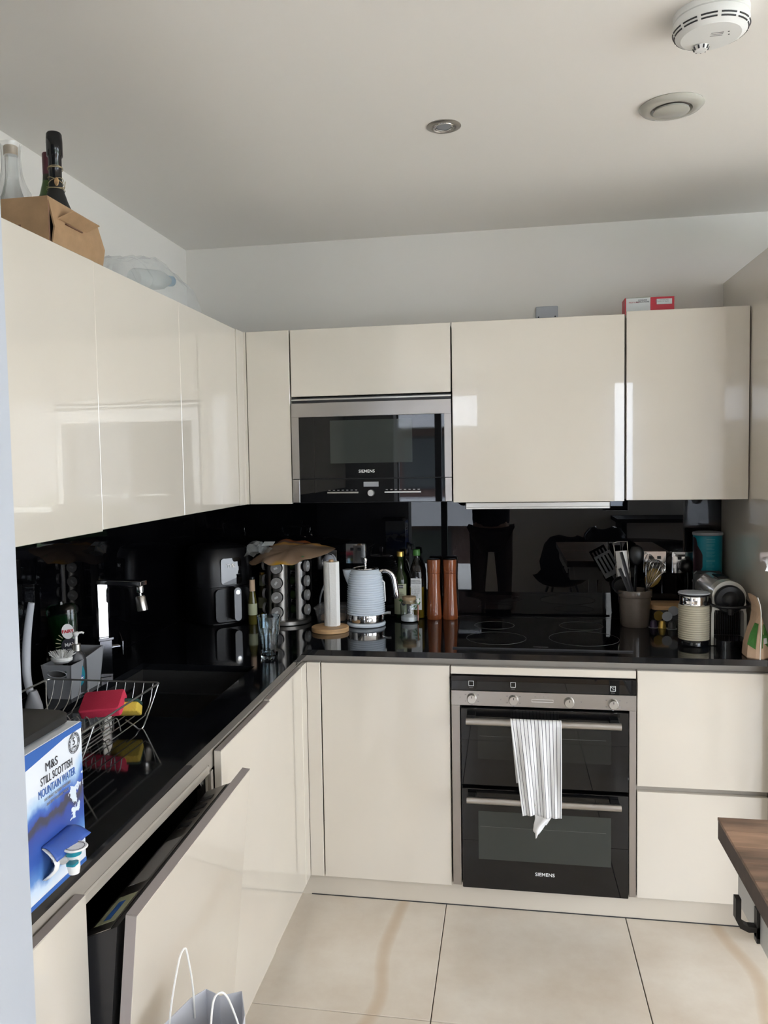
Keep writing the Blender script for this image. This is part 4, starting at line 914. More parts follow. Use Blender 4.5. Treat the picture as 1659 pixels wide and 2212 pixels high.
WL = obj('white_label', loft([[(.0275, -.0375, .050), (.0145, -.0500, .050), (.0145, -.0520, .050), (.0285, -.0385, .050)], [(.0245, -.0365, .067), (.0135, -.0480, .067), (.0135, -.0500, .067), (.0255, -.0375, .067)]]), 'labelw', gp)
for o_ in [c_ for c_ in pb.children if c_ not in bag_n]+[WL]: o_.data.transform(Matrix.Diagonal((.9, .70, 1, 1)) @ Matrix.Translation((0, -.0015, 0)))
# drinking glass
g = thing('tumbler', 'clear faceted glass tumbler standing empty on the corner of the worktop', 'glass', (.561, -.789, ZW))
def flute(r, z, amp, n=80): return [(r*(1-amp*abs(math.sin(5*a)))*math.cos(a), r*(1-amp*abs(math.sin(5*a)))*math.sin(a), z) for a in [2*PI*k/n for k in range(n)]]
b = loft([flute(.002, 0, 0), flute(.026, 0, .02), flute(.0285, .004, .05), flute(.0300, .02, .06), flute(.0325, .070, .06), flute(.0345, .090, .04), flute(.0362, .098, 0), flute(.0372, .118, 0), flute(.0388, .1415, 0), flute(.0384, .142, 0),
          flute(.0374, .1415, 0), flute(.0356, .118, 0), flute(.0340, .098, 0), flute(.0305, .070, 0), flute(.0268, .018, 0), flute(.022, .011, 0), flute(.002, .010, 0)])
obj('bowl', b, 'bglass', g, smooth=True)
# towel on the upper oven handle
def cloth(fn, nu, nv, name, m, parent, u0=0, u1=1, thick=.0012, su=14, label=None):
    b = bmesh.new(); uvl = b.loops.layers.uv.new('UVMap'); g = [[b.verts.new(fn(u0+(u1-u0)*i/nu, q/nv)) for i in range(nu+1)] for q in range(nv+1)]
    for q in range(nv):
        for i in range(nu):
            f = b.faces.new((g[q][i], g[q+1][i], g[q+1][i+1], g[q][i+1]))
            for l, (uu, vv) in zip(f.loops, ((i, q), (i, q+1), (i+1, q+1), (i+1, q))): l[uvl].uv = (su*(u0+(u1-u0)*uu/nu)+.45, vv/nv)
    o = obj(name, b, m, parent, True, True, label); md = o.modifiers.new('thick', 'SOLIDIFY'); md.thickness = thick; md.offset = 0; return o
tw = thing('tea_towel', 'white tea towel with dark stripes hanging over the upper oven handle', 'towel', (1.42, -.70, .69))
hy, hz, hr = -.697, .681, .0142
def front(u, v):
    s = v
    x0, x1 = 1.341+(1.379-1.341)*s**1.0, 1.5035-.001*s
    x = x0+(x1-x0)*u
    fold = .0045*math.sin(u*17+1.3*s)+.003*math.sin(u*31-2*s)+.003*math.sin(u*9+5*s)
    amp = min(1, s*2.2)
    z = hz-.300*s
    if s < .06: return (x, hy-hr*math.sin(s/.06*PI/2), hz+hr*math.cos(s/.06*PI/2)-.0*s)
    return (x, hy-hr-.003*s+fold*amp-.001, hz-.300*(s-.06)/.94+.003*math.sin(u*6)*s)
def back(u, v):
    x0, x1 = 1.341+(1.360-1.341)*v, 1.4995
    x = x0+(x1-x0)*u
    if v < .08: return (x, hy+hr*math.sin(v/.08*PI/2), hz+hr*math.cos(v/.08*PI/2))
    return (x, hy+hr+.003*math.sin(u*14)*min(1, v*2), hz-.205*(v-.08)/.92)
cloth(front, 60, 44, 'front_fold', 'stripe', tw, su=14)
cloth(back, 40, 24, 'back_fold', 'stripe', tw, su=14)
def tail(u, v):
    xa = 1.410+.012*v+.006*math.sin(v*6); xb = 1.482-.046*v
    if v > .8: xa = 1.419+.002*(v-.8)/.2; xb = 1.4452-.014*(v-.8)/.2
    x = xa+(xb-xa)*u
    return (x, hy-.001+.007*math.sin(u*5+v*4), .395-.088*v+(.012*(u-.4) if v > .6 else 0))
cloth(tail, 14, 16, 'hanging_corner', 'whitet', tw, label='plain white corner hanging below')
# ================================================================ sink area
# tap (square section, turned toward the room)
tp = thing('tap', 'square chrome mixer tap with a swivel aerator behind the sink', 'tap', (.115, -1.060, ZW), rotz=math.radians(-40))
obj('body', box((-.020, -.020, 0), (.020, .020, .112), .0015), 'tapdark', tp)
obj('collar', box((-.024, -.024, .112), (.024, .024, .120), .001), 'tapdark', tp)
obj('column', box((-.008, -.0155, .120), (.008, .0155, .284), .001), 'chrome', tp)
tap_n = set(tp.children)
obj('spout', box((-.008, -.0165, .284), (.150, .0165, .297), .001), 'chrome', tp)
obj('swivel', lathe([(0, .262), (.010, .262), (.0105, .264), (.0105, .281), (.009, .2835), (0, .2835)], (.136, 0, 0), 28), 'chrome', tp, smooth=True)
obj('swivel_neck', cyl((.136, 0, .262), (.138, -.001, .250), .0045, 14), 'chrome', tp, smooth=True)
ar = obj('aerator', xf(lathe([(0, 0), (.0155, 0), (.0160, .002), (.0152, .040), (.013, .0445), (0, .045)], seg=32), Matrix.Translation((.145, -.002, .208)) @ Matrix.Rotation(math.radians(-10), 4, 'Y')), 'steel', tp, smooth=True)
for o_ in tp.children:
    if o_ not in tap_n: o_.data.transform(Matrix.Rotation(math.radians(32), 4, 'Z'))
lv = obj('lever_shaft', cyl((0, .0205, .085), (0, .052, .085), .0115, 24), 'tapdark', tp, smooth=True)
obj('lever_plate', prism([(-.020, .060), (.020, .060), (.020, .102), (-.004, .128)], 'y', .0525, .0560), 'tapdark', lv)
# grey caddy
cd_ = thing('sink_caddy', 'grey plastic caddy with a handle slot holding washing-up bottles', 'caddy', (.11, -1.20, ZW))
def cs(x0, x1, y0, y1, z, zb_=None): return [(x0, y0, z), (x1, y0, z), (x1, y1, z if zb_ is None else zb_), (x0, y1, z if zb_ is None else zb_)]
bx0, bx1, by0, by1 = -.034, .036, -.112, .052; tx0, tx1, ty0, ty1 = -.046, .046, -.122, .062
b = bmesh.new()
def side_wall(p_in, p_out):
    prismm = p_in+p_out
# outer shell built as thin walls: front, two sloped sides, back, bottom
def quadwall(a, bb, c, d, n_, th=.0025):
    nb = bmesh.new(); A = [Vector(p) for p in (a, bb, c, d)]; V1 = [nb.verts.new(p) for p in A]; V2 = [nb.verts.new(p+Vector(n_)*th) for p in A]
    nb.faces.new(V1); nb.faces.new(V2[::-1])
    for i in range(4): nb.faces.new((V1[i], V2[i], V2[(i+1) % 4], V1[(i+1) % 4]))
    bmesh.ops.recalc_face_normals(nb, faces=nb.faces); return nb
def polywall(pts, n_, th=.0025):
    nb = bmesh.new(); V1 = [nb.verts.new(p) for p in pts]; V2 = [nb.verts.new(Vector(p)+Vector(n_)*th) for p in pts]
    nb.faces.new(V1); nb.faces.new(V2[::-1]); n = len(pts)
    for i in range(n): nb.faces.new((V1[i], V2[i], V2[(i+1) % n], V1[(i+1) % n]))
    bmesh.ops.recalc_face_normals(nb, faces=nb.faces); return nb
zf, zbk = .097, .113
# front wall with a slot: four strips
def fp(u, z):  # u 0..1 across, z height
    t_ = z/zf; x0 = bx0+(tx0-bx0)*t_; x1 = bx1+(tx1-bx1)*t_; y = by0+(ty0-by0)*t_; return (x0+(x1-x0)*u, y, z)
for (u0, u1, z0, z1) in ((0, 1, 0, .062), (0, 1, .080, zf), (0, .17, .062, .080), (.83, 1, .062, .080)):
    merge(b, quadwall(fp(u0, z0), fp(u1, z0), fp(u1, z1), fp(u0, z1), (0, 1, 0)))
def sidepts(sx):
    bx, tx = (bx0, tx0) if sx < 0 else (bx1, tx1); P = []
    def sp_(y, z, f=None):
        t_ = z/.12; return (bx+(tx-bx)*min(t_, 1.1), y, z)
    return [sp_(by0, 0), sp_(ty0, zf), sp_(ty0+.05, zf), sp_(-.035, .101), sp_(.02, .108), sp_(ty1, zbk), sp_(by1, 0)]
merge(b, polywall(sidepts(1), (-1, 0, 0))); merge(b, polywall(sidepts(-1), (1, 0, 0)))
merge(b, quadwall((bx0, by1, 0), (bx1, by1, 0), (tx1+.001, ty1, zbk), (tx0-.001, ty1, zbk), (0, -1, 0)))
box((bx0, by0, 0), (bx1, by1, .003), bm=b)
obj('tub', b, 'grey', cd_)
obj('slot_rim', tube([fp(.5+dx, z) for dx, z in [(.33*math.cos(a)*(.9+.1*abs(math.cos(a))), .071+.0098*math.sin(a)*1.05) for a in [2*PI*q/24 for q in range(24)]]], .0016, 6, cyclic=True), 'grey', cd_, smooth=True)
# washing-up liquid: wide inverted green bottle
wu = thing('washing_up_bottle', 'large green washing-up liquid bottle standing in the grey caddy', 'bottle', (.080, -1.195, ZW+.004))
wu.rotation_euler = (math.radians(0), math.radians(-5), math.radians(22))
def el(rx, ry, z, e=2.4, cx=0): return [(cx+rx*(abs(math.cos(a))**(2/e))*math.copysign(1, math.cos(a)), ry*(abs(math.sin(a))**(2/e))*math.copysign(1, math.sin(a)), z) for a in [2*PI*k/36 for k in range(36)]]
obj('bottle', loft([el(.020, .015, .0), el(.024, .018, .03), el(.028, .020, .07), el(.034, .022, .12), el(.040, .023, .18), el(.043, .022, .222), el(.041, .020, .236), el(.034, .016, .242)]), 'fairy', wu, smooth=True)
obj('liquid', loft([el(.018, .013, .003), el(.022, .016, .03), el(.026, .018, .07), el(.032, .020, .12), el(.038, .021, .18), el(.040, .020, .212)]), 'green', wu, smooth=True)
obj('cap', loft([el(.012, .012, .0005, 2), el(.012, .012, -.0, 2)]) if False else lathe([(0, .2422), (.012, .2422), (.011, .250), (0, .2505)], seg=20), 'fairy', wu, smooth=True)
lb = obj('label_shield', loft([[(x, -.0235+dy, z) for x, z in [(.017*math.cos(a)+.014, .165+.022*math.sin(a)) for a in [2*PI*k/20 for k in range(20)]]] for dy in (0, -.0012)]), 'whitet', wu)
obj('label_lower', loft([[(x, -.0232+dy, z) for x, z in [(.023*math.cos(a)+.014, .122+.024*math.sin(a)) for a in [2*PI*k/20 for k in range(20)]]] for dy in (0, -.0012)]), 'darkt', wu)
for k in range(9):
    a = PI*.55+PI*.75*k/8; obj('ray', box((0, -.0240, -.001), (.014, -.0234, .001)), 'label', wu); o = C.objects[-1]; o.data.transform(Matrix.Translation((.014+.024*math.cos(a), 0, .125+.03*math.sin(a))) @ Matrix.Rotation(-a, 4, 'Y'))
Rf = Matrix.Rotation(PI/2, 4, 'X')
def ltext(s, size, loc, m, parent, Rm=Rf, bold=0):
    o = text('label_text', s, size, tuple(OFF[parent]), Rm, m, parent, bold=bold); o.data.transform(Matrix.Translation(loc)); return o
ltext('FAIRY', .0125, (.014, -.0250, .165), 'red', wu, bold=.0005); ltext('MAX', .014, (.016, -.0247, .126), 'whitet', wu, bold=.0004); ltext('power', .007, (.016, -.0247, .113), 'whitet', wu)
# hand soap
hs = thing('hand_soap', 'clear pump bottle of hand soap with teal label in the grey caddy', 'soap bottle', (.133, -1.252, ZW+.004), rotz=math.radians(40))
obj('bottle', loft([el(.024, .014, 0), el(.0265, .016, .01), el(.0265, .016, .09), el(.024, .015, .105), el(.015, .012, .116, 2), el(.011, .011, .119, 2)]), 'dark', hs, smooth=True)
obj('collar', lathe([(0, .1192), (.0125, .1192), (.0125, .137), (.010, .139), (0, .139)], seg=24), 'alu', hs, smooth=True)
pm = obj('pump', lathe([(0, .1392), (.0045, .1392), (.0045, .160), (.008, .164), (.0095, .170), (.006, .173), (0, .173)], seg=20), 'white', hs, smooth=True)
obj('nozzle', tube([(0, 0, .168), (.016, -.004, .170), (.021, -.006, .167)], .0032, 8), 'white', pm, smooth=True)
obj('label_sheet', loft([[(x, -.0162+dy, z) for x, z in [(.018*math.cos(a), .052+.034*math.sin(a)) for a in [2*PI*k/24 for k in range(24)]]] for dy in (0, -.0008)]), 'teal', hs)
obj('label_drop', prism([(-.008, .045), (.008, .045), (.009, .055), (0, .078), (-.009, .055)], 'y', -.0174, -.0171), 'bamboo', hs)
obj('label_band', loft([[(x, -.0176+dy, z) for x, z in [(.013*math.cos(a), .044+.011*math.sin(a)) for a in [2*PI*k/20 for k in range(20)]]] for dy in (0, -.0005)]), 'bluet', hs)
ltext('Carex', .0105, (0, -.0183, .044), 'whitet', hs, bold=.0003)
# round brush head
br = thing('scrubbing_brush', 'white dish brush head lying bristles up on the rim of the grey caddy', 'brush', (.115, -1.300, ZW+.098))
obj('head', lathe([(0, 0), (.020, .002), (.030, .009), (.031, .016), (.029, .018), (0, .018)], seg=32, sy=.75), 'white', br, smooth=True)
random.seed(5); b = bmesh.new()
for kx in range(130):
    a = random.uniform(0, 2*PI); r0 = .024*math.sqrt(random.random()); r1 = r0*1.55+.004
    tube([(r0*math.cos(a), .75*r0*math.sin(a), .017), (r1*math.cos(a), .75*r1*math.sin(a), .040-r1*.25+random.uniform(-.002, .002))], .0007, 4, b)
tag(obj('bristles', b, 'white', br), kind='stuff')
# long grey dish brush leaning on the left
lb_ = thing('long_dish_brush', 'long grey dish brush standing upright left of the grey caddy', 'brush', (.10, -1.44, .91))
pts = smoothpts([(.118, -1.44, 1.190), (.108, -1.44, 1.14), (.099, -1.44, 1.075), (.099, -1.445, 1.01), (.108, -1.45, .965), (.120, -1.455, .945)], 5)
obj('handle', tube(pts, [.0055+.0018*math.sin(PI*i/len(pts)) for i in range(len(pts))], 10, flat=1.5), 'greyl', lb_, True, True)
obj('head', loft([[(.122+w*math.cos(a)*.8, -1.455+.014*math.sin(a), z) for a in [2*PI*k/16 for k in range(16)]] for w, z in ((.008, .962), (.018, .950), (.030, .925), (.032, .914), (.028, .908))]), 'greyl', lb_, True, True)
# wire dish rack
dr = thing('dish_rack', 'grey wire dish rack holding the sponges by the sink', 'dish rack', (.33, -1.70, ZW))
rx0, rx1, ry0, ry1, rz = .178, .482, -1.95, -1.475, ZW+.102
obj('rim_wire', tube([(x, y, rz) for x, y in rrect(rx0, rx1, ry0, ry1, .012, 4)], .0024, 8, cyclic=True), 'wire', dr, True, True)
zb2 = ZW+.030
for k in range(12):
    x = rx0+.018+.0243*k
    obj('rib_wire', tube(smoothpts([(x, ry1, rz), (x-.004, ry1-.012, rz-.045), (x-.004, ry1-.04, zb2+.006), (x-.004, ry1-.08, zb2), (x-.004, ry0+.08, zb2), (x-.004, ry0+.04, zb2+.006), (x, ry0, rz)], 5), .0013, 6), 'wire', dr, True, True)
for yy in (-1.64,):
    pts = []
    for k in range(11):
        x = rx0+.026+.0243*k
        pts += [(x-.009, yy, zb2+.002), (x-.006, yy-.004, zb2+.026), (x, yy-.006, zb2+.034), (x+.006, yy-.004, zb2+.026), (x+.009, yy, zb2+.002)]
    obj('plate_loops', tube(smoothpts(pts, 3), .0013, 6), 'wire', dr, True, True)
for x, s in ((rx0, -1), (rx1, 1)):
    for yy in (-1.535, -1.86):
        obj('foot', tube(smoothpts([(x, yy+.05, rz), (x-.012*s, yy+.028, ZW+.05), (x-.028*s, yy+.015, ZW+.003), (x-.033*s, yy, ZW+.0025), (x-.038*s, yy-.008, ZW+.012), (x-.06*s, yy-.012, zb2-.002)], 5), .0018, 6), 'wire', dr, True, True)
for zz in (rz-.022, rz-.044): obj('side_wire', tube([(rx1-.006-(rz-zz)*.25, -1.70, zz), (rx1-.006-(rz-zz)*.25, ry0+.02, zz)], .0014, 6), 'wire', dr, True, True)
def softbox(lx, ly, lz, r, ex=0): return loft([[(x, y, z) for x, y in rrect(-lx+q, lx-q, -ly+q, ly-q, r, 4)] for z, q in ((-lz, r*.35), (-lz+r*.35, 0), (lz-r*.35, 0), (lz, r*.35))])
sg = thing('sponge', 'yellow sponge with a green scouring layer under the red one in the rack', 'sponge', (.418, -1.538, ZW+.052))
Ms = Matrix.Rotation(math.radians(12), 4, 'Z') @ Matrix.Rotation(math.radians(-28), 4, 'X')
obj('foam', xf(softbox(.036, .027, .012, .006), Ms), 'yelsp', sg, smooth=True)
obj('scourer', xf(xf(softbox(.036, .027, .004, .006), Matrix.Translation((0, 0, .0165))), Ms), 'grnsp', sg, smooth=True)
sg = thing('sponge', 'red sponge leaning on the yellow one in the wire rack', 'sponge', (.376, -1.568, ZW+.072))
Ms = Matrix.Rotation(math.radians(10), 4, 'Z') @ Matrix.Rotation(math.radians(30), 4, 'X') @ Matrix.Rotation(math.radians(-6), 4, 'Y')
obj('foam', xf(softbox(.050, .033, .013, .007), Ms), 'redsp', sg, smooth=True)
# water box
wb = thing('water_box', 'white and blue cardboard box of mountain water with a tap at its foot', 'water box', (.655, -2.334, ZW))
obj('carton', box((-.135, 0, 0), (0, .166, .232), .0012), 'water', wb)
obj('blue_top_band', box((.0002, .001, .222), (.0008, .165, .2315)), 'bluet', wb)
b = bmesh.new(); P = [b.verts.new(p) for p in ((.0010, .001, .2315), (.0010, .165, .2315), (.0010, .165, .2285), (.0010, .001, .208))]; b.faces.new(P); obj('blue_wedge', b, 'bluet', wb)
obj('blue_foot_band', box((.0002, .001, .0005), (.0008, .165, .0075)), 'bluet', wb)
Rx = Matrix.Rotation(PI/2, 4, 'Z') @ Matrix.Rotation(PI/2, 4, 'X')
def wt(s, size, y, z, m, sx=1, bold=0, name='print_text'):
    return text(name, s, size, (.655+.0010, -2.334+y, ZW+z), '+x', m, wb, sx=sx, bold=bold)
wt('M&S', .019, .074, .195, 'darkt'); wt('STILL SCOTTISH', .0175, .088, .177, 'darkt', .72); wt('MOUNTAIN WATER', .0175, .088, .160, 'bluet', .66)
wt('NATURALLY FILTERED THROUGH', .0062, .088, .148, 'greyt', .78); wt('ANCIENT VOLCANIC ROCK', .0062, .088, .139, 'greyt', .8)
for rr, th in ((.0165, .0004), (.0110, .0003)): obj('seal_ring', tube([(.0012, .140+rr*math.cos(a), .205+rr*math.sin(a)) for a in [2*PI*k/40 for k in range(40)]], th, 4, cyclic=True), 'darkt', wb)
wt('5', .017, .140, .207, 'darkt'); wt('LITRES', .0042, .140, .198, 'darkt')
for k, ch in enumerate('FRESH THROUGH ROCK ·SCOTTISH SPRING WATER·'):
    a = PI*.75-2*PI*k/42
    if ch == ' ': continue
    o = text('seal_text', ch, .0040, tuple(OFF[wb]), Rx @ Matrix.Rotation(a-PI/2, 4, 'Z'), 'darkt', wb); o.data.transform(Matrix.Translation((.0012, .140+.0137*math.cos(a), .205+.0137*math.sin(a))))
# torn flap pushed out with the tap
b = bmesh.new(); nu, nv = 14, 8; g = []
random.seed(11)
for q in range(nv+1):
    row = []
    for i in range(nu+1):
        u, v = i/nu, q/nv; jag = (random.uniform(-.0025, .0025) if q == nv else 0)
        row.append(b.verts.new((.001+(.024+.010*u)*v+jag, .038+.074*u+.006*v*u, .0815-(.020-.008*u)*v+.006*math.sin(PI*v)+jag*.5)))
    g.append(row)
for q in range(nv):
    for i in range(nu): b.faces.new((g[q][i], g[q][i+1], g[q+1][i+1], g[q+1][i]))
o = obj('torn_flap', b, 'water', wb, smooth=True, label='blue flap of torn card above the tap'); md = o.modifiers.new('t', 'SOLIDIFY'); md.thickness = .0014
b = bmesh.new(); g = []
for q in range(7):
    g.append([b.verts.new((.001+(.020*math.sin(PI*q/6)+.004*math.sin(u*14)*math.sin(PI*q/6))*(1-.7*u), .038+.070*u, .079-.046*q/6-.005*math.sin(u*9)*q/6)) for u in [i/12 for i in range(13)]])
for q in range(6):
    for i in range(12): b.faces.new((g[q][i], g[q][i+1], g[q+1][i+1], g[q+1][i]))
o = obj('torn_side', b, 'paper', wb, smooth=True, label='torn white card below the flap'); md = o.modifiers.new('t', 'SOLIDIFY'); md.thickness = .0014
TY = .070
tpp = obj('tap_body', lathe([(0, -.022), (.008, -.021), (.0095, -.012), (.0095, .010), (.011, .012), (.011, .016), (0, .016)], (.033, TY, .051), 24), 'white', wb, smooth=True)
obj('tap_spout', cyl((.001, TY, .052), (.033, TY, .052), .008, 20), 'white', tpp, smooth=True)
obj('tap_ring', lathe([(0, 0), (.012, 0), (.012, .006), (0, .006)], (.033, TY, .0595), 24), 'teal', tpp, smooth=True)
obj('tap_lever', loft([[(.040+x, TY-.012+y, .050+z) for x, y in rrect(-.008, .006, -.010, .006, .003, 3)] for z in (0, .004)]), 'teal', tpp)
obj('torn_disc', lathe([(0, .0005), (.0175, 0), (.0190, .0012), (.0175, .003), (.010, .0022), (0, .0025)], (.034, TY+.004, .0670), 40), 'paper', tpp, smooth=True)
obj('disc_print', tube([(.034+.014*math.cos(a), TY+.004+.014*math.sin(a), .0698) for a in [2*PI*k/32 for k in range(32)]], .0005, 4, cyclic=True), 'darkt', tpp)
# dark slate board on the box
sl = thing('slate_board', 'dark rounded board lying on top of the water box', 'board', (.58, -2.25, ZW+.2325))
obj('board', loft([[(x, y, z) for x, y in rrect(-.090-q, .062+q, -.083-q, .078+q, .022, 5)] for z, q in ((.0005, -.006), (.004, 0), (.016, 0), (.019, -.004))]), 'blackm', sl, smooth=True)
# ================================================================ on top of the wall cabinets
zt2 = T+.0005
zc_ = T-.0075
bxr = thing('bottle_carrier', 'open kraft cardboard bottle carrier on top of the left cabinets', 'box', (.20, -1.48, zc_))
cx0, cx1, cy0, cy1, ch = .095, .305, -1.605, -1.365, .136
b = bmesh.new(); th = .004
box((cx0, cy0, zc_), (cx1, cy1, zc_+th), bm=b); box((cx0, cy0, zc_+th), (cx1, cy0+th, zc_+ch), bm=b); box((cx0, cy1-th, zc_+th), (cx1, cy1, zc_+ch*.72), bm=b); box((cx0, cy0+th, zc_+th), (cx0+th, cy1-th, zc_+ch), bm=b)
obj('carton', b, 'card', bxr, True)
# bulged front panel with folded handle flap
f = obj('front_panel', loft([[(cx1-.004, cy0+.006, zc_+.002), (cx1+.000, cy1, zc_+.002), (cx1+.004, cy1, zc_+.002), (cx1+.000, cy0+.006, zc_+.002)],
      [(cx1+.004, cy0+.014, zc_+.07), (cx1+.010, cy1+.004, zc_+.07), (cx1+.014, cy1+.004, zc_+.07), (cx1+.008, cy0+.014, zc_+.07)],
      [(cx1-.004, cy0+.001, zc_+ch), (cx1-.002, cy1-.012, zc_+ch*.98), (cx1+.002, cy1-.012, zc_+ch*.98), (cx1+.000, cy0+.001, zc_+ch)]]), 'card', bxr, True)
obj('handle_flap', loft([[(.3125, -1.575, 2.120), (.337, -1.548, 2.142), (.338, -1.548, 2.1395), (.3140, -1.575, 2.1175)], [(.3125, -1.446, 2.122), (.337, -1.422, 2.142), (.338, -1.422, 2.1395), (.3140, -1.446, 2.1195)]]), 'card', f, True)
obj('slot', box((.3125, -1.545, 2.1120), (.3175, -1.470, 2.1148)), 'cardd', f, True)
obj('flap_gap', box((cx1-.0035, cy0+.0005, zc_+.01), (cx1+.0005, cy0+.0055, zc_+ch-.01)), 'cardd', bxr, True)
obj('printed_mark', box((.222, cy0-.0006, zc_+.045), (.236, cy0-.0001, zc_+.075)), 'cardd', bxr, True)
def bottle(name, label, x, y, mg, h, r, nr, sh, group=None, z0=None):
    v = thing(name, label, 'bottle', (x, y, (zc_+th+.0005) if z0 is None else z0), group)
    obj('bottle_glass', lathe([(0, 0), (r*.95, 0), (r, .004), (r, h*sh), (r*.93, h*(sh+.06)), (r*.62, h*(sh+.16)), (nr*1.15, h*(sh+.26)), (nr, h*(sh+.34)), (nr, h*.985), (0, h*.985)], seg=40), mg, v, smooth=True)
    return v
ch_ = bottle('sparkling_wine_bottle', 'dark sparkling wine bottle with black foil and twine in the cardboard carrier', .256, -1.480, 'blackm', .318, .043, .0145, .34)
obj('foil', lathe([(.0150, .205), (.0158, .262), (.0190, .266), (.0195, .300), (.0185, .318), (.016, .322), (0, .323)], seg=36), 'blackg', ch_, smooth=True)
for z0, z1, ph in ((.236, .240, 0), (.240, .232, .7), (.212, .196, 1.4), (.200, .214, 2.2), (.185, .186, 2.9), (.186, .200, .4)):
    obj('twine_loop', tube([(.0178*math.cos(a+ph)*(1+(.20 if z0 < .2 else 0)), .0178*math.sin(a+ph)*(1+(.20 if z0 < .2 else 0)), z0+(z1-z0)*(.5+.5*math.sin(a))) for a in [2*PI*k/24 for k in range(24)]], .0009, 5, cyclic=True), 'twine', ch_, smooth=True)
obj('wax_seal', lathe([(0, 0), (.006, 0), (.005, .002), (0, .003)], seg=14, sy=1.8), 'bamboo', ch_, smooth=True); o = C.objects[-1]; o.data.transform(Matrix.Translation((.012, -.017, .200)) @ Matrix.Rotation(PI/2, 4, 'X'))
obj('twine_end', tube(smoothpts([(.020, -.004, .188), (.028, -.010, .184), (.032, -.012, .200)]), .001, 5), 'twine', ch_, smooth=True)
w2 = bottle('wine_bottle', 'green wine bottle with a red capsule half hidden behind the sparkling wine', .200, -1.415, 'ggreen', .300, .037, .0135, .50)
obj('capsule', lathe([(.0139, .235), (.0143, .298), (.013, .301), (0, .301)], seg=28), 'winered', w2, smooth=True)
cl = bottle('clear_bottle', 'clear corked bottle wrapped in bubble film at the left edge', .180, -1.545, 'glass', .255, .040, .0155, .46)
obj('cork', lathe([(0, .2515), (.0165, .2515), (.0165, .271), (.015, .273), (0, .273)], seg=28), 'cork', cl, smooth=True)
random.seed(9); b = lathe([(.0425, .01), (.0432, .14), (.041, .165), (.0285, .19), (.0225, .21), (.0215, .25), (.0225, .275), (.024, .28)], seg=40)
for v in b.verts:
    d = random.uniform(-.0016, .0016); v.co.x += d; v.co.y += d
obj('bubble_film', b, 'filmb', cl, smooth=True)
# flattened water bottle in a clear bag
pbg = thing('plastic_bottle_bag', 'clear plastic bag holding an empty bottle with a blue cap on the left cabinets', 'bag', (.25, -.95, zc_))
MT['film2'] = thin('thin_bottle_plastic', (.62, .68, .68), .42, .08, .16)
b = bmesh.new(); nu, nv = 26, 9; random.seed(21)
for side in (1, 0):
    g = []
    for i in range(nu+1):
        u = i/nu; y = -1.30+.65*u; row = []
        env = (.070+.085*min(1, u/.55)) if u < .55 else .155-.045*(u-.55)/.42
        if u > .96: env = .02
        if u < .04: env = .03
        for q in range(nv+1):
            v = q/nv; x = .19+.15*v*(1 if u < .9 else 1-.5*(u-.9)/.1); hgt = env*math.sin(PI*v)**.6+random.uniform(-.006, .006)*(1 if 0 < q < nv else 0)
            row.append(b.verts.new((x+random.uniform(-.003, .003), y+random.uniform(-.004, .004), zc_+.002+max(0, hgt)*side)))
        g.append(row)
    for i in range(nu):
        for q in range(nv): b.faces.new((g[i][q], g[i+1][q], g[i+1][q+1], g[i][q+1]))
obj('film_bag', b, 'film', pbg, True)
ax0, ax1 = Vector((.250, -1.05, zc_+.070)), Vector((.290, -.86, zc_+.098))
q = Vector((0, 0, 1)).rotation_difference((ax1-ax0).normalized()).to_matrix().to_4x4(); q.translation = ax0
bt = obj('bottle', xf(lathe([(0, 0), (.026, .002), (.030, .01), (.030, .05), (.028, .055), (.030, .06), (.030, .11), (.027, .14), (.018, .165), (.0125, .180), (.0125, .19)], seg=32), q), 'film2', pbg, True, True)
obj('bottle_cap', xf(lathe([(.0, .176), (.0165, .176), (.0165, .196), (.0, .197)], seg=28), q), mat('blue_cap', (.06, .20, .33), .4), bt, True, True)
obj('paper_sheet', box((.21, -1.26, zc_+.012), (.30, -1.05, zc_+.014)), 'labelw', pbg, True)
# red box on the right cabinets
rb = thing('tea_box', 'cream and red food carton lying on top of the right-hand wall cabinet', 'carton', (1.84, -.24, T-.0075))
z0 = T-.0075
z0 = T+.0005-.0065
obj('carton', box((1.758, -.262, z0), (1.845, -.19, z0+.0785), .001), 'labelw', rb, True); 
obj('red_half', box((1.8452, -.2621, z0), (1.926, -.1899, z0+.0785), .001), 'red', rb, True)
obj('red_edge', box((1.7572, -.2625, z0), (1.7615, -.1895, z0+.079)), 'red', rb, True)
obj('cream_top', box((1.762, -.2618, z0+.0787), (1.845, -.190, z0+.0795)), 'label', rb, True)
obj('white_panel', box((1.866, -.2628, z0+.052), (1.918, -.2622, z0+.071)), 'labelw', rb, True)
text('carton_text', 'BEST BEFORE END\nSEE BASE OF PACK', .0055, (1.884, -.2630, z0+.064), '-y', 'greyt', rb)
text('carton_text', 'COOKING\nINSTRUCTIONS', .0065, (1.818, -.2624, z0+.066), '-y', 'darkt', rb, bold=.0001)
text('carton_text', 'FRUIT & NUT', .0065, (1.790, -.2624, z0+.062), '-y', 'red', rb)
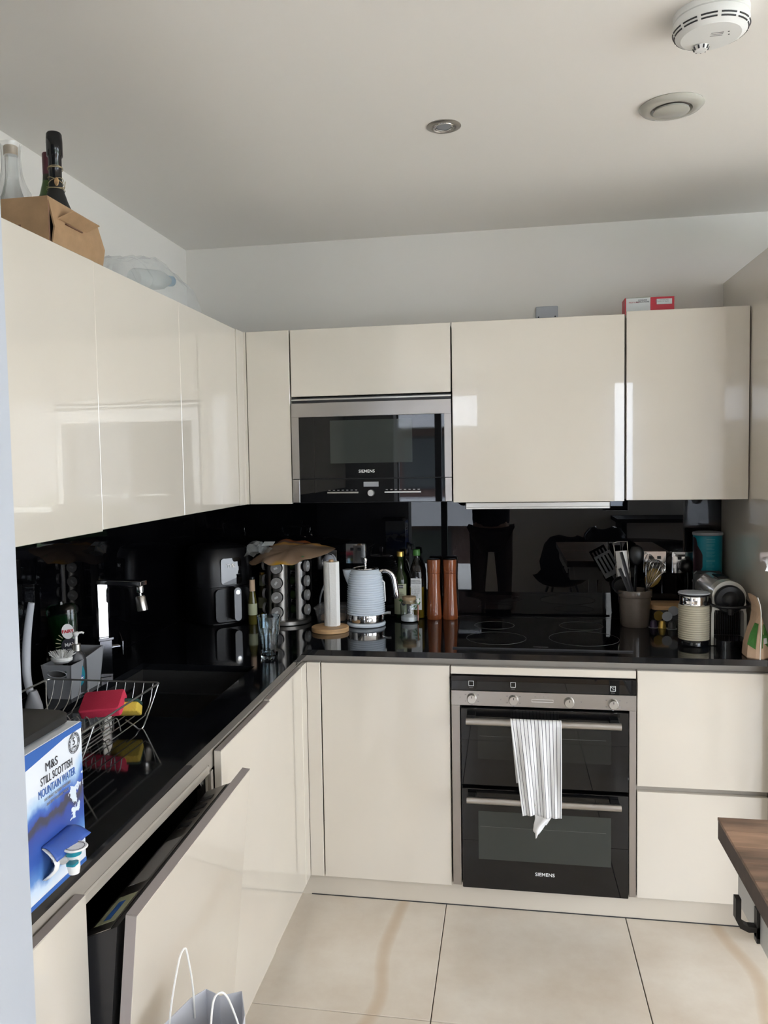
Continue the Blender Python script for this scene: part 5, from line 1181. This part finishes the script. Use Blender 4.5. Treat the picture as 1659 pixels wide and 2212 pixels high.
# ================================================================ island table
it = thing('island_table', 'dark wooden butcher-block island on a white-grey frame at the lower right', 'table', (2.15, -2.5, 0))
tx0, tx1, ty0_, ty1_ = 1.700, 2.40, -3.05, -1.864; z0, z1 = .862, .900
random.seed(2); n = 21; wv = (ty1_-ty0_)/n
core = obj('top_core', box((tx0+.001, ty0_+.001, z0), (tx1-.001, ty1_-.001, z1-.006), .0), 'woodside', it, True)
for k in range(n):
    y1 = ty1_-wv*k; cuts = sorted([tx0]+[tx0+random.uniform(.10, .55), ]+[tx1])
    if cuts[1] > tx1-.05: cuts = [tx0, tx1]
    for a, c in zip(cuts, cuts[1:]): obj('stave', box((a+.0002, y1-wv+.0003, z1-.0058), (c-.0002, y1-.0003, z1+random.uniform(-.0002, .0002)), .0005), 'wood', it, True)
obj('apron', box((1.722, -3.0, .775), (1.742, -1.915, .8615), .001), 'painted', it, True)
obj('apron', box((1.742, -1.935, .775), (2.35, -1.915, .8615), .001), 'painted', it, True)
for x, y in ((1.722, -1.975), (2.30, -1.975), (1.722, -3.0), (2.30, -3.0)): pass
for x, y in ((1.93, -2.06), (2.28, -2.06), (1.93, -2.96), (2.28, -2.96)): obj('leg', box((x, y, 0), (x+.055, y+.055, .8615), .002), 'painted', it, True)
obj('low_shelf', box((1.986, -2.90, .25), (2.279, -2.01, .27)), 'painted', it, True)
def hook(y):
    h = obj('hook', loft([[(p[0], y+dy, p[1]) for dy, p in ((-.0075, a), (.0075, a), (.0075, c), (-.0075, c))] for a, c in (
        ((1.7215, .784), (1.7165, .784)), ((1.7215, .802), (1.7165, .796)), ((1.7205, .802), (1.7165, .794)), ((1.705, .802), (1.705, .793)), ((1.697, .806), (1.692, .799)), ((1.6935, .815), (1.6855, .812)), ((1.6935, .846), (1.6855, .846)))]), 'hookm', it, True)
    obj('hook_plate', box((1.7165, y-.0075, .776), (1.7215, y+.0075, .830), .0005), 'hookm', h, True)
hook(-2.036)
# ================================================================ paper bag on the floor
pg = thing('paper_carrier_bag', 'white paper carrier bag with twisted handles standing by the dishwasher door', 'bag', (.86, -2.13, 0))
def bagsec(s, z, jag=0):
    P = [(.758, -2.155), (.785, -2.068), (.800, -2.030), (.832, -2.045), (.868, -2.033), (.892, -2.09), (.915, -2.215), (.90, -2.235), (.80, -2.205)]
    c = Vector((.84, -2.12)); return [(c.x+(x-c.x)*s, c.y+(y-c.y)*s, z+(random.uniform(-jag, jag))) for x, y in P]
b = bmesh.new(); random.seed(4)
secs = [bagsec(1.05, .001), bagsec(1.04, .02), bagsec(1.03, .3), bagsec(1.0, .5), bagsec(1.0, .597), bagsec(1.0, .607, .004)]
RR = [[b.verts.new(p) for p in s_] for s_ in secs]; n = len(RR[0])
for A, Bq in zip(RR, RR[1:]):
    for i in range(n): b.faces.new((A[i], A[(i+1) % n], Bq[(i+1) % n], Bq[i]))
b.faces.new(RR[0]); bmesh.ops.recalc_face_normals(b, faces=b.faces)
MT['bagp'] = mat('bluish_white_paper', (.62, .63, .68), .7)
o = obj('paper_body', b, 'bagp', pg, True); md = o.modifiers.new('t', 'SOLIDIFY'); md.thickness = .0012
obj('handle', tube(smoothpts([(.766, -2.125, .56), (.772, -2.118, .63), (.782, -2.103, .70), (.789, -2.094, .716), (.792, -2.09, .70), (.793, -2.075, .64), (.790, -2.062, .57)], 6), .0018, 7), 'paper', pg, True, True)
obj('handle', tube(smoothpts([(.872, -2.205, .56), (.869, -2.195, .62), (.866, -2.170, .675), (.870, -2.150, .682), (.878, -2.135, .665), (.890, -2.12, .61), (.893, -2.105, .56)], 6), .0018, 7), 'paper', pg, True, True)
# ================================================================ behind the camera, seen in the reflections
def chair(x, y, rz, label):
    c = thing('shell_chair', label, 'chair', (x, y, 0), 'black shell chairs', rotz=rz)
    secs = []
    for yy, z, w in ((-.20, .455, .19), (-.10, .435, .22), (.04, .43, .23), (.15, .45, .23), (.21, .53, .23), (.24, .64, .225), (.26, .75, .20), (.27, .81, .15), (.272, .83, .08)):
        row = [(w*math.sin(t)*1.0, yy-.10*(1-math.cos(t)) if z > .5 else yy, z+.09*(abs(math.sin(t))**3)*(1 if z < .6 else .2)) for t in [-PI/2+PI*k/12 for k in range(13)]]
        secs.append(row)
    b = bmesh.new(); RR = [[b.verts.new(p) for p in s_] for s_ in secs]
    for A, Bq in zip(RR, RR[1:]):
        for i in range(12): b.faces.new((A[i], A[i+1], Bq[i+1], Bq[i]))
    o = obj('shell', b, 'blackg', c, smooth=True); md = o.modifiers.new('t', 'SOLIDIFY'); md.thickness = .008
    for sx, sy in ((-1, -1), (1, -1), (-1, 1), (1, 1)): obj('leg', tube([(sx*.10, sy*.08, .428), (sx*.21, sy*.20, 0.0)], [.011, .008], 8), 'black', c, smooth=True)
    return c
ch0 = chair(1.80, -3.95, math.radians(200), 'black shell chair mirrored in the splashback right of the dark figure')
chair(2.35, -5.28, math.radians(20), 'black shell chair behind the round table, mirrored above the hob')
tb = thing('round_table', 'dark round dining table mirrored in the splashback above the hob', 'table', (2.55, -4.5, 0))
obj('table_top', lathe([(0, .72), (.50, .72), (.51, .725), (.51, .74), (0, .742)], seg=48), 'blackg', tb, smooth=True)
obj('pedestal', lathe([(.26, 0), (.25, .02), (.05, .05), (.04, .3), (.05, .70), (.12, .719)], seg=32), 'black', tb, smooth=True)
dk = thing('desk', 'dark desk under the window mirrored at the right of the splashback', 'desk', (3.1, -5.7, 0))
obj('desk_top', box((2.45, -5.98, .86), (4.1, -5.40, .90)), 'blackm', dk, True)
for x in (2.5, 4.0): obj('leg', box((x, -5.95, 0), (x+.05, -5.45, .86)), 'black', dk, True)
# person taking the photograph
ps = thing('person', 'person in dark shirt and brown trousers holding a phone, mirrored in the splashback', 'person', (1.20, -3.72, 0))
def skin(name, verts, edges, radii, m, parent, root=0, sub=2):
    me = bpy.data.meshes.new(name); me.from_pydata(verts, edges, []); o = bpy.data.objects.new(name, me); C.objects.link(o); o.parent = parent; me.materials.append(MT[m])
    md = o.modifiers.new('skin', 'SKIN'); md.use_smooth_shade = True
    for i, sv in enumerate(me.skin_vertices[0].data):
        r = radii[i]; sv.radius = r if isinstance(r, tuple) else (r, r); sv.use_root = (i == root)
    o.modifiers.new('sub', 'SUBSURF').levels = sub; o.modifiers['sub'].render_levels = sub; OFF[o] = OFF[parent]; return o
V = [(0, 0, .93), (0, 0, 1.05), (0, -.01, 1.22), (0, -.01, 1.38), (0, 0, 1.46), (0, .02, 1.52), (0, .03, 1.60), (0, .02, 1.68),
     (-.10, 0, .88), (-.11, .01, .50), (-.12, -.01, .09), (-.12, .10, .04), (.10, 0, .88), (.11, .01, .50), (.12, -.01, .09), (.12, .10, .04),
     (-.17, -.01, 1.40), (-.24, .02, 1.16), (-.12, .20, 1.36), (-.07, .245, 1.42), (.17, -.01, 1.40), (.26, .02, 1.16), (.20, .20, 1.36), (.19, .245, 1.42)]
Eg = [(0, 1), (1, 2), (2, 3), (3, 4), (4, 5), (5, 6), (6, 7), (0, 8), (8, 9), (9, 10), (10, 11), (0, 12), (12, 13), (13, 14), (14, 15), (3, 16), (16, 17), (17, 18), (18, 19), (3, 20), (20, 21), (21, 22), (22, 23)]
Rd = [(.16, .11), (.145, .10), (.16, .11), (.15, .10), (.055, .055), (.052, .055), (.078, .09), (.06, .075), .085, .058, .042, .035, .085, .058, .042, .035, .06, .045, .035, .028, .06, .045, .035, .028]
skin('body', V, Eg, Rd, 'skin', ps)
def shell(vs_i, scale, name, m):
    idx = {v: i for i, v in enumerate(vs_i)}
    rad = [tuple(q*scale for q in (Rd[v] if isinstance(Rd[v], tuple) else (Rd[v], Rd[v]))) for v in vs_i]
    skin(name, [V[v] for v in vs_i], [(idx[a], idx[c]) for a, c in Eg if a in idx and c in idx], rad, m, ps)
shell([0, 1, 2, 3, 16, 17, 18, 20, 21, 22], 1.14, 'shirt', 'cloth'); shell([0, 8, 9, 10, 12, 13, 14], 1.16, 'trousers', 'jeans')
obj('hair', lathe([(0, .11), (.05, .10), (.088, .05), (.092, .0), (.080, -.03)], (0, 0, 1.655), 24), 'hair', ps, smooth=True)
obj('nose', lathe([(0, -.012), (.010, 0), (0, .020)], (0, .118, 1.615), 10), 'skin', ps, smooth=True)
for sx in (-1, 1):
    obj('eye', lathe([(0, -.008), (.010, 0), (0, .008)], (sx*.032, .103, 1.64), 12), 'darkt', ps, smooth=True); obj('ear', lathe([(0, -.03), (.012, 0), (0, .03)], (sx*.083, .02, 1.62), 12), 'skin', ps, smooth=True)
    for k in range(4):
        bx = .06+sx*.135; fz = 1.445+.018*k*(1 if sx > 0 else 1)
        obj('finger', tube(smoothpts([(bx-.005*sx, .245, fz-.01), (bx-.012*sx, .285, fz), (bx-.03*sx, .296, fz+.002)], 3), [.0085]*7, 8), 'skin', ps, smooth=True)
    obj('thumb', tube(smoothpts([(bx, .25, 1.44), (bx-.010*sx, .262, 1.50), (bx-.035*sx, .268, 1.51)], 3), [.0095]*7, 8), 'skin', ps, smooth=True)
ph = thing('phone', 'dark phone held up by the mirrored person', 'phone', (1.26, -3.44, 1.54))
obj('case', box((-.10, -.004, -.04), (.10, .004, .04), .003), 'blackg', ph); obj('camera_bump', box((.05, .0041, 0), (.09, .006, .035), .001), 'dark', ph)
obj('screen', box((-.096, -.0046, -.037), (.096, -.0041, .037)), 'blackgl', ph)
# ================================================================ outside
struct('ground', box((-80, -80, -6.2), (80, 40, -6.0)), 'ground')
tr = struct('bounce_terrace', box((-3, -9, -.12), (10.2, YB-.2, -.02)), 'terr'); struct('bounce_terrace_side', box((XR+.2, -6.2, -.12), (10.2, 1, -.02)), 'terr')  # pale slabs added outside to bounce sky light up to the ceiling
ap = thing('apartment_building', 'brick apartment building with pale balcony bands outside, mirrored in the microwave door', 'building', (-4, -24, -6))
obj('wall', box((-16, -34, -6), (3.2, -24, 9)), 'brick', ap, True)
for fz in (-3.1, 0, 3.1, 6.2):
    obj('balcony_band', box((-16.4, -24.001, fz-.55), (3.6, -22.6, fz+.35)), 'panelw', ap, True)
    for k in range(7):
        x = -15+2.6*k; w = obj('window', box((x, -24.03, fz+.6), (x+1.5, -23.96, fz+2.3)), 'dark', ap, True); obj('pane', box((x+.08, -23.955, fz+.68), (x+1.42, -23.95, fz+2.22)), 'oven_win', w, True)
random.seed(8)
def tree(x, y, z, r, label):
    t = thing('tree', label, 'tree', (x, y, -6), 'trees outside the windows'); obj('trunk', tube([(0, 0, 0), (.2, .1, z+4)], [.3, .15], 8), 'cork', t)
    b = bmesh.new()
    for k in range(12):
        nb = bmesh.new(); bmesh.ops.create_icosphere(nb, subdivisions=2, radius=r*random.uniform(.4, .65))
        o_ = Vector((random.uniform(-r, r), random.uniform(-r, r), z+6+random.uniform(-r*.6, r*.6)))
        for v in nb.verts: v.co = v.co*random.uniform(.85, 1.15)+o_
        merge(b, nb)
    obj('crown', b, 'leaf', t)
tree(7.5, -30, -2.5, 2.4, 'green tree outside, mirrored in the window over the desk'); tree(16, -26, -2.8, 2.8, 'wider green tree outside to the right'); tree(24, -6, -3.5, 2.5, 'green tree outside the sliding doors')
